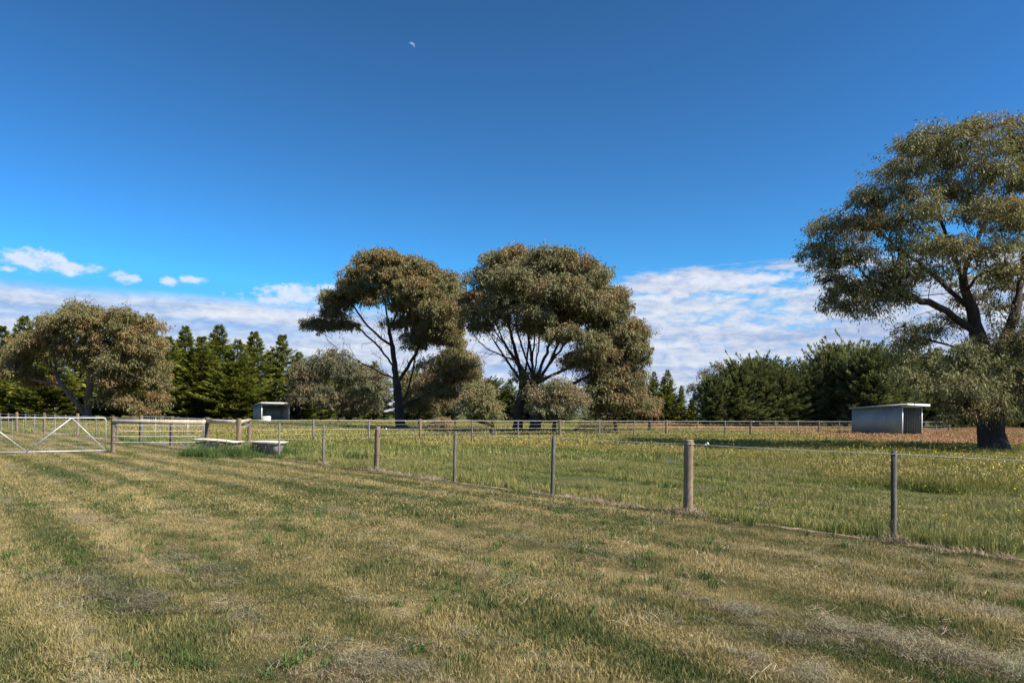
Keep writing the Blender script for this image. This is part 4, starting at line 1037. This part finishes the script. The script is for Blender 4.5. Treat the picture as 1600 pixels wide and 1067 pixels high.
def make_set(name, meshes):
    col = bpy.data.collections.new(name)
    for q, me in enumerate(meshes):
        o = bpy.data.objects.new(f'{name}_{q:02d}', me); col.objects.link(o)
    return col
def scatter(name, pts, scl, coll, n, label, cat, rot=None, tilt=0.0):
    N = len(pts)
    me = bpy.data.meshes.new(name); me.vertices.add(N); me.vertices.foreach_set('co', np.asarray(pts, np.float32).ravel())
    r = np.zeros((N, 3), np.float32); r[:, 2] = rng.uniform(0, 6.283, N) if rot is None else rot
    if tilt: r[:, :2] = rng.normal(0, tilt, (N, 2))
    a = me.attributes.new('rot', 'FLOAT_VECTOR', 'POINT'); a.data.foreach_set('vector', r.ravel())
    a = me.attributes.new('scl', 'FLOAT_VECTOR', 'POINT'); a.data.foreach_set('vector', np.asarray(scl, np.float32).ravel())
    a = me.attributes.new('idx', 'INT', 'POINT'); a.data.foreach_set('value', rng.integers(0, n, N).astype(np.int32))
    o = obj(name, me)
    ng = bpy.data.node_groups.new(name + '_scatter', 'GeometryNodeTree')
    ng.interface.new_socket('Geometry', in_out='INPUT', socket_type='NodeSocketGeometry')
    ng.interface.new_socket('Geometry', in_out='OUTPUT', socket_type='NodeSocketGeometry')
    t = NT(ng); gi = t.new('NodeGroupInput'); go = t.new('NodeGroupOutput')
    ci = t.new('GeometryNodeCollectionInfo'); ci.inputs[0].default_value = coll; ci.inputs[1].default_value = True; ci.inputs[2].default_value = True
    ip = t.new('GeometryNodeInstanceOnPoints')
    t.l.new(gi.outputs[0], ip.inputs['Points']); t.l.new(ci.outputs[0], ip.inputs['Instance']); ip.inputs['Pick Instance'].default_value = True
    for nm, ty, sk in (('idx', 'INT', 'Instance Index'), ('rot', 'FLOAT_VECTOR', 'Rotation'), ('scl', 'FLOAT_VECTOR', 'Scale')):
        na = t.new('GeometryNodeInputNamedAttribute', data_type=ty); na.inputs[0].default_value = nm
        t.l.new(na.outputs[0], ip.inputs[sk])
    t.l.new(ip.outputs[0], go.inputs[0])
    mod = o.modifiers.new('scatter', 'NODES'); mod.node_group = ng
    tag(o, label, cat, kind='stuff')
    return o

def wedge(y0, y1, dens, slope=0.80, pad=2.0):
    n = int(dens * (slope * (y1 * y1 - y0 * y0) + 2 * pad * (y1 - y0)))
    Y = np.sqrt(rng.uniform(y0 * y0, y1 * y1, n)); X = rng.uniform(-1, 1, n) * (slope * Y + pad)
    return np.stack([X, Y, np.zeros(n)], 1)
def lowfreq(p, sc, seed):
    """cheap smooth noise in [0,1] on the ground plane"""
    g = np.random.default_rng(seed); s = np.zeros(len(p)); tot = 0
    for o_ in range(4):
        k = 2.0 ** o_ * sc; a = 0.6 ** o_
        for _ in range(3):
            th = g.uniform(0, 6.283); ph = g.uniform(0, 6.283)
            s += a * np.sin((p[:, 0] * math.cos(th) + p[:, 1] * math.sin(th)) * k * g.uniform(.7, 1.3) + ph); tot += a * a / 2
    return 0.5 + 0.5 * np.tanh(s / math.sqrt(tot))

# mown lawn on the near side of the fence
SET_LAWN = make_set('lawn_tuft', [tuft(f'lawn_{q}', 66, 0.13, 0.02, 0.058, 0.003, 0.0055, 0.5, M_LAWN, seed=q) for q in range(6)])
SET_LAWNF = make_set('lawn_far_tuft', [tuft(f'lawnf_{q}', 76, 0.24, 0.028, 0.066, 0.007, 0.012, 0.5, M_LAWN, seed=20 + q) for q in range(5)])
p = np.concatenate([wedge(2.6, 6.5, 170), wedge(6.5, 11, 110)]); d = line_dist(p); p = p[d < -0.12]
sc = (0.75 + 0.5 * lowfreq(p, 1.8, 3)) * rng.uniform(0.8, 1.25, len(p)); hz = sc * (0.45 + 0.65 * lowfreq(p, 4.0, 5))
scatter('mown_grass', p, np.stack([sc, sc, hz], 1), SET_LAWN, 6, 'short mown grass blades of the near lawn, straw and green', 'grass')
p = np.concatenate([wedge(10.8, 18, 55), wedge(18, 32, 26), wedge(32, 58, 9)]); d = line_dist(p); p = p[d < -0.2]
sc = (0.8 + 0.5 * lowfreq(p, 1.2, 4)) * rng.uniform(0.8, 1.3, len(p)); hz = sc * (0.45 + 0.6 * lowfreq(p, 3.0, 6))
scatter('mown_grass', p, np.stack([sc, sc, hz], 1), SET_LAWNF, 5, 'short mown grass of the lawn further off towards the gate', 'grass')
# coarse green tussocks in the lawn
SET_TUS = make_set('tussock', [tuft(f'tus_{q}', 26, 0.07, 0.06, 0.15, 0.005, 0.009, 0.8, M_LUSH, seed=60 + q) for q in range(4)])
p = wedge(2.8, 14, 11); p = p[(line_dist(p) < -0.2)]; p = p[lowfreq(p, 1.3, 17) > 0.60]
sc = rng.uniform(0.6, 1.15, len(p))
scatter('green_tussocks', p, np.stack([sc, sc, sc * 0.9], 1), SET_TUS, 4, 'scattered coarse green tussocks standing out of the dry lawn', 'grass', tilt=0.1)

# rows of clippings the mower left, parallel to the fence
SET_CLIP = make_set('clip_tuft', [tuft(f'clip_{q}', 46, 0.15, 0.05, 0.17, 0.002, 0.004, 0.5, M_CLIP, seed=40 + q, flat=True) for q in range(5)])
pts = []
for q, s in enumerate((-0.45, -1.05, -1.75, -2.7, -3.45, -4.5, -5.3, -6.4, -7.3, -8.5, -9.6)):
    L = np.arange(-14, 40, 0.085)
    ph = random.uniform(0, 50)
    gate = lowfreq(np.stack([L, np.full(len(L), ph)], 1), 0.55, 70 + q) + 0.25 * lowfreq(np.stack([L, np.full(len(L), ph)], 1), 3.0, 90 + q)
    L = L[gate > (0.72 if q % 3 else 0.60)]
    wob = 0.22 * np.sin(L * 0.35 + ph) + rng.normal(0, 0.09, len(L))
    xy = c0 + L[:, None] * U + (s + wob)[:, None] * NRM
    pts.append(xy)
heaps = [(1150, 955, .16, 60), (1510, 1030, .30, 150), (1450, 1020, .25, 60), (140, 915, .28, 120), (200, 940, .25, 80), (560, 1040, .25, 70), (640, 1050, .2, 50),
         (1335, 990, .18, 60), (1230, 1050, .2, 60), (280, 870, .2, 40), (330, 895, .2, 50), (380, 960, .22, 60), (140, 815, .25, 50), (1250, 1000, .16, 40)]
for (a, b2, s, n) in heaps:
    n = n // 3; s *= .75
    g0 = ground(a, b2)[:2]; e = rng.normal(0, s, (n, 2)); e = e[:, :1] * U * 1.7 + e[:, 1:] * NRM * 0.7
    pts.append(g0 + e)
xy = np.concatenate(pts); p = np.concatenate([xy, rng.uniform(0.010, 0.034, (len(xy), 1))], 1)
p = p[(line_dist(p) < -0.3) & (p[:, 1] > 2.6) & (np.abs(p[:, 0]) < 0.8 * p[:, 1] + 2)]
sc = rng.uniform(0.35, 0.85, len(p))
scatter('grass_clippings', p, np.stack([sc, sc, sc * 0.9], 1), SET_CLIP, 5, 'pale dry grass clippings lying in rows on the lawn', 'clippings', tilt=0.12)
# dark trampled hay in matted heaps
M_MAT = blade_mat('matted_hay', ((0.30, (0.045, 0.036, 0.022)), (0.5, (0.11, 0.09, 0.055)), (0.75, (0.27, 0.225, 0.145))), wr=0.9, trans=0.05)
SET_MAT = make_set('mat_tuft', [tuft(f'mat_{q}', 60, 0.13, 0.05, 0.16, 0.0025, 0.005, 0.5, M_MAT, seed=170 + q, flat=True) for q in range(4)])
pts = []
for (a, b2, s, n) in heaps + [(90, 905, .2, 60), (170, 880, .2, 50), (230, 945, .25, 60), (480, 1050, .3, 60), (850, 830, .3, 24), (915, 870, .3, 30), (700, 760, .4, 16), (60, 800, .4, 30), (1500, 950, .3, 50), (1590, 965, .2, 40), (1300, 905, .3, 40)]:
    g0 = ground(a, b2)[:2]; n = int(n * .16) + 3; e = rng.normal(0, s * .9, (n, 2)); pts.append(g0 + e[:, :1] * U * 1.5 + e[:, 1:] * NRM * .7)
for (a, b2) in ((1170, 748), (1260, 765), (1440, 790), (1530, 795), (920, 738), (985, 732), (850, 735), (1220, 790), (1390, 800), (640, 705), (520, 704), (1100, 770)):
    g0 = ground(a, b2)[:2]; e = rng.normal(0, .22, (7, 2)); pts.append(g0 + e)
xy = np.concatenate(pts); p = np.concatenate([xy, rng.uniform(0.0, 0.018, (len(xy), 1))], 1); sc = rng.uniform(.5, .95, len(p))
p[line_dist(p) > 0, 2] += .05
scatter('matted_hay', p, np.stack([sc, sc, sc], 1), SET_MAT, 4, 'dark matted hay lying in small heaps on lawn and paddock', 'hay', tilt=0.15)
# loose dry strands all over the lawn
p = wedge(2.8, 12, 5); p = p[line_dist(p) < -0.3]; p[:, 2] = rng.uniform(0.02, 0.045, len(p))
sc = rng.uniform(0.5, 1.0, len(p))
SET_LOOSE = make_set('loose_strand', [tuft(f'loose_{q}', 10, 0.16, 0.08, 0.2, 0.0025, 0.005, 0.5, M_HAY, seed=140 + q, flat=True) for q in range(4)])
scatter('loose_straw', p, np.stack([sc, sc, sc], 1), SET_LOOSE, 4, 'single straw stalks strewn loosely over the lawn', 'straw', tilt=0.15)

# dead grass of the sprayed strip and round the post feet
SET_HAY = make_set('hay_tuft', [tuft(f'hay_{q}', 40, 0.10, 0.04, 0.14, 0.003, 0.006, 1.0, M_HAY, seed=50 + q) for q in range(4)])
k = rng.integers(0, len(STRIP), 2600); e = rng.normal(0, 0.10, (2600, 2))
p = np.concatenate([STRIP[k] + e, np.zeros((2600, 1))], 1)
gt = lowfreq(p, 0.9, 8); p = p[(gt > 0.38)]; sc = rng.uniform(0.4, 1.0, len(p))
fx = []
for px_ in (1075, 588, 505, 1396):
    q = on_line(px_); big = 2.0 if px_ in (1075, 588) else 1.0
    for _ in range(int(34 * big)):
        a = random.uniform(0, 6.283); r0 = random.uniform(0.04, 0.09 + 0.06 * big); fx.append((q[0] + r0 * math.cos(a), q[1] + r0 * math.sin(a), 0.0))
fx = np.array(fx); p = np.concatenate([p, fx]); sc = np.concatenate([sc, rng.uniform(0.7, 1.3, len(fx))])
scatter('dead_grass', p, np.stack([sc, sc, sc], 1), SET_HAY, 4, 'bleached dead grass along the foot of the fence line', 'dead grass', tilt=0.2)

# far paddock: short strip, then tall flowering meadow
BOUND = np.array([(30, -8), (14, 7.5), (10, 13.2), (8.0, 20), (6.2, 26), (1, 32), (-5, 35), (-11.5, 35.5), (-22, 43), (-60, 90), (-140, 180)], float)
def tall_dist(p):
    p = np.asarray(p)[:, :2]; best = np.full(len(p), 1e9); sg = np.ones(len(p))
    for a, b2 in zip(BOUND[:-1], BOUND[1:]):
        d = b2 - a; tt = np.clip(((p - a) @ d) / (d @ d), 0, 1); e = p - a - tt[:, None] * d; ds = np.hypot(e[:, 0], e[:, 1])
        s = np.sign(d[1] * e[:, 0] - d[0] * e[:, 1]); mm = ds < best; best[mm] = ds[mm]; sg[mm] = s[mm]
    return best * sg
SET_SHORT = make_set('short_tuft', [tuft(f'short_{q}', 55, 0.17, 0.07, 0.20, 0.006, 0.011, 0.55, M_SHORT, seed=80 + q, heads=3, hh=(.15, .26), hs_=(.03, .006)) for q in range(5)])
SET_SHORTF = make_set('shortf_tuft', [tuft(f'shortf_{q}', 60, 0.34, 0.09, 0.22, 0.016, 0.026, 0.5, M_SHORT, seed=90 + q) for q in range(4)])
SET_TALL = make_set('tall_tuft', [tuft(f'tall_{q}', 50, 0.22, 0.14, 0.30, 0.008, 0.015, 0.45, M_TALL, seed=100 + q, heads=12, hh=(.24, .40), hs_=(.06, .010)) for q in range(5)])
SET_TALLF = make_set('tallf_tuft', [tuft(f'tallf_{q}', 70, 0.8, 0.10, 0.24, 0.03, 0.055, 0.4, M_TALL, seed=110 + q, heads=26, hh=(.20, .33), hs_=(.08, .026)) for q in range(4)])
SET_REDF = make_set('redf_tuft', [tuft(f'redf_{q}', 40, 0.8, 0.10, 0.24, 0.025, 0.05, 0.4, M_RED, seed=120 + q, heads=46, hh=(.22, .38), hs_=(.09, .03)) for q in range(4)])
SET_LUSH = make_set('lush_tuft', [tuft(f'lush_{q}', 60, 0.20, 0.2, 0.45, 0.008, 0.015, 0.5, M_LUSH, seed=130 + q, heads=2, hh=(.4, .55)) for q in range(4)])

p = np.concatenate([wedge(4.5, 14, 42), wedge(14, 24, 30)]); d = line_dist(p); td = tall_dist(p) + 1.6 * (lowfreq(p, 0.6, 21) - .5) * 2
p = p[(d > -0.05 + 0.30 * lowfreq(p, 2.5, 9)) & (td < 0.3)]
hh = 0.35 + 0.75 * lowfreq(p, 1.1, 22); bare = lowfreq(p, 0.9, 23); p = p[bare > 0.10]; hh = hh[bare > 0.10]
edge_ = np.clip(1 - line_dist(p) / 1.1, 0, 1); hh = hh + 0.45 * edge_
sc = rng.uniform(0.75, 1.25, len(p))
scatter('paddock_grass', p, np.stack([sc, sc, sc * hh], 1), SET_SHORT, 5, 'short green paddock grass just behind the wire fence', 'grass', tilt=0.08)
p = wedge(24, 60, 9); d = line_dist(p); td = tall_dist(p) + 1.6 * (lowfreq(p, 0.6, 21) - .5) * 2; p = p[(d > 0.3) & (td < 0.5)]
sc = rng.uniform(0.8, 1.25, len(p)); hh = 0.5 + 0.7 * lowfreq(p, 0.8, 25)
scatter('paddock_grass', p, np.stack([sc, sc, sc * hh], 1), SET_SHORTF, 4, 'short green paddock grass further back, before the yellow meadow', 'grass', tilt=0.08)
p = np.concatenate([wedge(6, 20, 30), wedge(20, 34, 17)]); d = line_dist(p); td = tall_dist(p) + 1.6 * (lowfreq(p, 0.6, 21) - .5) * 2; p = p[(d > 0.4) & (td > 0)]
hh = (0.55 + 0.5 * lowfreq(p, 0.9, 27)) * np.clip(1.25 - p[:, 1] / 45, .6, 1.0)
sc = rng.uniform(0.8, 1.25, len(p))
scatter('meadow_grass', p, np.stack([sc, sc, sc * hh], 1), SET_TALL, 5, 'tall yellow green meadow grass behind the short paddock strip', 'grass', tilt=0.08)
p = np.concatenate([wedge(33, 60, 3.0), wedge(60, 135, 1.1)]); d = line_dist(p); td = tall_dist(p); p = p[(d > 0.5) & (td > -2)]
red = lowfreq(p, 0.12, 31) + np.clip((p[:, 0] - 14) / 26, -0.9, 0.5) * np.clip((p[:, 1] - 34) / 14, 0, 1) - .1
isr = (red > 0.78) & (p[:, 0] > 6)
for sel, st, nm, lb in ((~isr, SET_TALLF, 'meadow_grass', 'tall yellow green meadow grass reaching back under the trees'), (isr, SET_REDF, 'seeding_grass', 'reddish brown seeding grass round the shelter on the right')):
    pp = p[sel]; sc = rng.uniform(0.8, 1.25, len(pp)); hh = 0.38 + 0.38 * lowfreq(pp, 0.5, 33)
    scatter(nm, pp, np.stack([sc, sc, sc * hh], 1), st, 4, lb, 'grass', tilt=0.06)
# flowers
SET_FL = make_set('flower_tuft', [flower_tuft(f'fl_{q}', 7, 0.5, 150 + q, 0.013) for q in range(4)])
p = np.concatenate([wedge(7, 24, 3.2), wedge(24, 45, 2.6)]); d = line_dist(p); td = tall_dist(p)
p = p[(d > 0.5) & (((td > -0.5) & (lowfreq(p, 0.55, 41) > 0.56)) | ((rng.uniform(0, 1, len(p)) < 0.035)))]
sc = rng.uniform(0.8, 1.2, len(p)); hz = np.where(tall_dist(p) > 0, 1.0, 0.45)
scatter('yellow_flowers', p, np.stack([sc, sc, hz], 1), SET_FL, 4, 'small yellow wildflowers dotted through the tall meadow grass', 'flowers')
# lush growth round the baths, gate yard and posts
lp = []
for (a, b2, n, s) in ((318, 713, 60, .24), (345, 714, 95, .28), (372, 714, 75, .26), (398, 711, 40, .2), (392, 705, 40, .35), (447, 712, 26, .3), (350, 703, 60, .5), (300, 712, 20, .2), (212, 694, 14, .3), (415, 716, 8, .25)):
    g0 = ground(a, b2); e = rng.normal(0, s, (n, 2)); lp.append(np.concatenate([g0[:2] + e, np.zeros((n, 1))], 1))
lp = np.concatenate(lp); sc = rng.uniform(0.6, 1.15, len(lp))
scatter('lush_grass', lp, np.stack([sc, sc, sc * rng.uniform(.5, 1.0, len(lp))], 1), SET_LUSH, 4, 'lush dark green grass growing up round the old baths', 'grass', tilt=0.1)
# ------------------------------------------------------------------ daytime moon
mp = at(643, 72, 3000.0)
m, t, b = mat_new('moon'); t.n.remove(b)
nrm = t.new('ShaderNodeNewGeometry').outputs['Normal']
dt = t.new('ShaderNodeVectorMath', operation='DOT_PRODUCT'); t.put(dt.inputs[0], nrm); dt.inputs[1].default_value = Vector((.55, -.12, .8)).normalized()
lit = t.m('MULTIPLY', t.mr(dt.outputs['Value'], -0.1, .3), t.m('SUBTRACT', 1.0, t.new('ShaderNodeNewGeometry').outputs['Backfacing'])); maria = t.mr(t.noise(t.new('ShaderNodeTexCoord').outputs['Object'], .13, 3), .35, .65, .55, 1.0)
em = t.new('ShaderNodeEmission'); em.inputs[0].default_value = (.85, .9, 1.0, 1); t.put(em.inputs[1], t.m('MULTIPLY', t.m('MULTIPLY', lit, maria), .16))
tr = t.new('ShaderNodeBsdfTransparent'); ad = t.new('ShaderNodeAddShader'); t.l.new(em.outputs[0], ad.inputs[0]); t.l.new(tr.outputs[0], ad.inputs[1]); t.l.new(ad.outputs[0], out(t).inputs[0])
V = []; n = 24; k2 = 14; rm = 5.3 / F * 3000
for i in range(1, k2):
    for a in range(n):
        th = math.pi * i / k2; ph = 2 * math.pi * a / n; V.append((rm * math.sin(th) * math.cos(ph), rm * math.sin(th) * math.sin(ph), rm * math.cos(th)))
Q = [(i * n + a, (i + 1) * n + a, (i + 1) * n + (a + 1) % n, i * n + (a + 1) % n) for i in range(k2 - 2) for a in range(n)]
V += [(0, 0, rm), (0, 0, -rm)]; T = [(len(V) - 2, a, (a + 1) % n) for a in range(n)] + [(len(V) - 1, (k2 - 2) * n + (a + 1) % n, (k2 - 2) * n + a) for a in range(n)]
mo = MB().add(V, Q, T).build('moon', m, None, True); mo.location = tuple(mp)
tag(mo, 'pale half lit daytime moon high in the blue sky', 'moon')
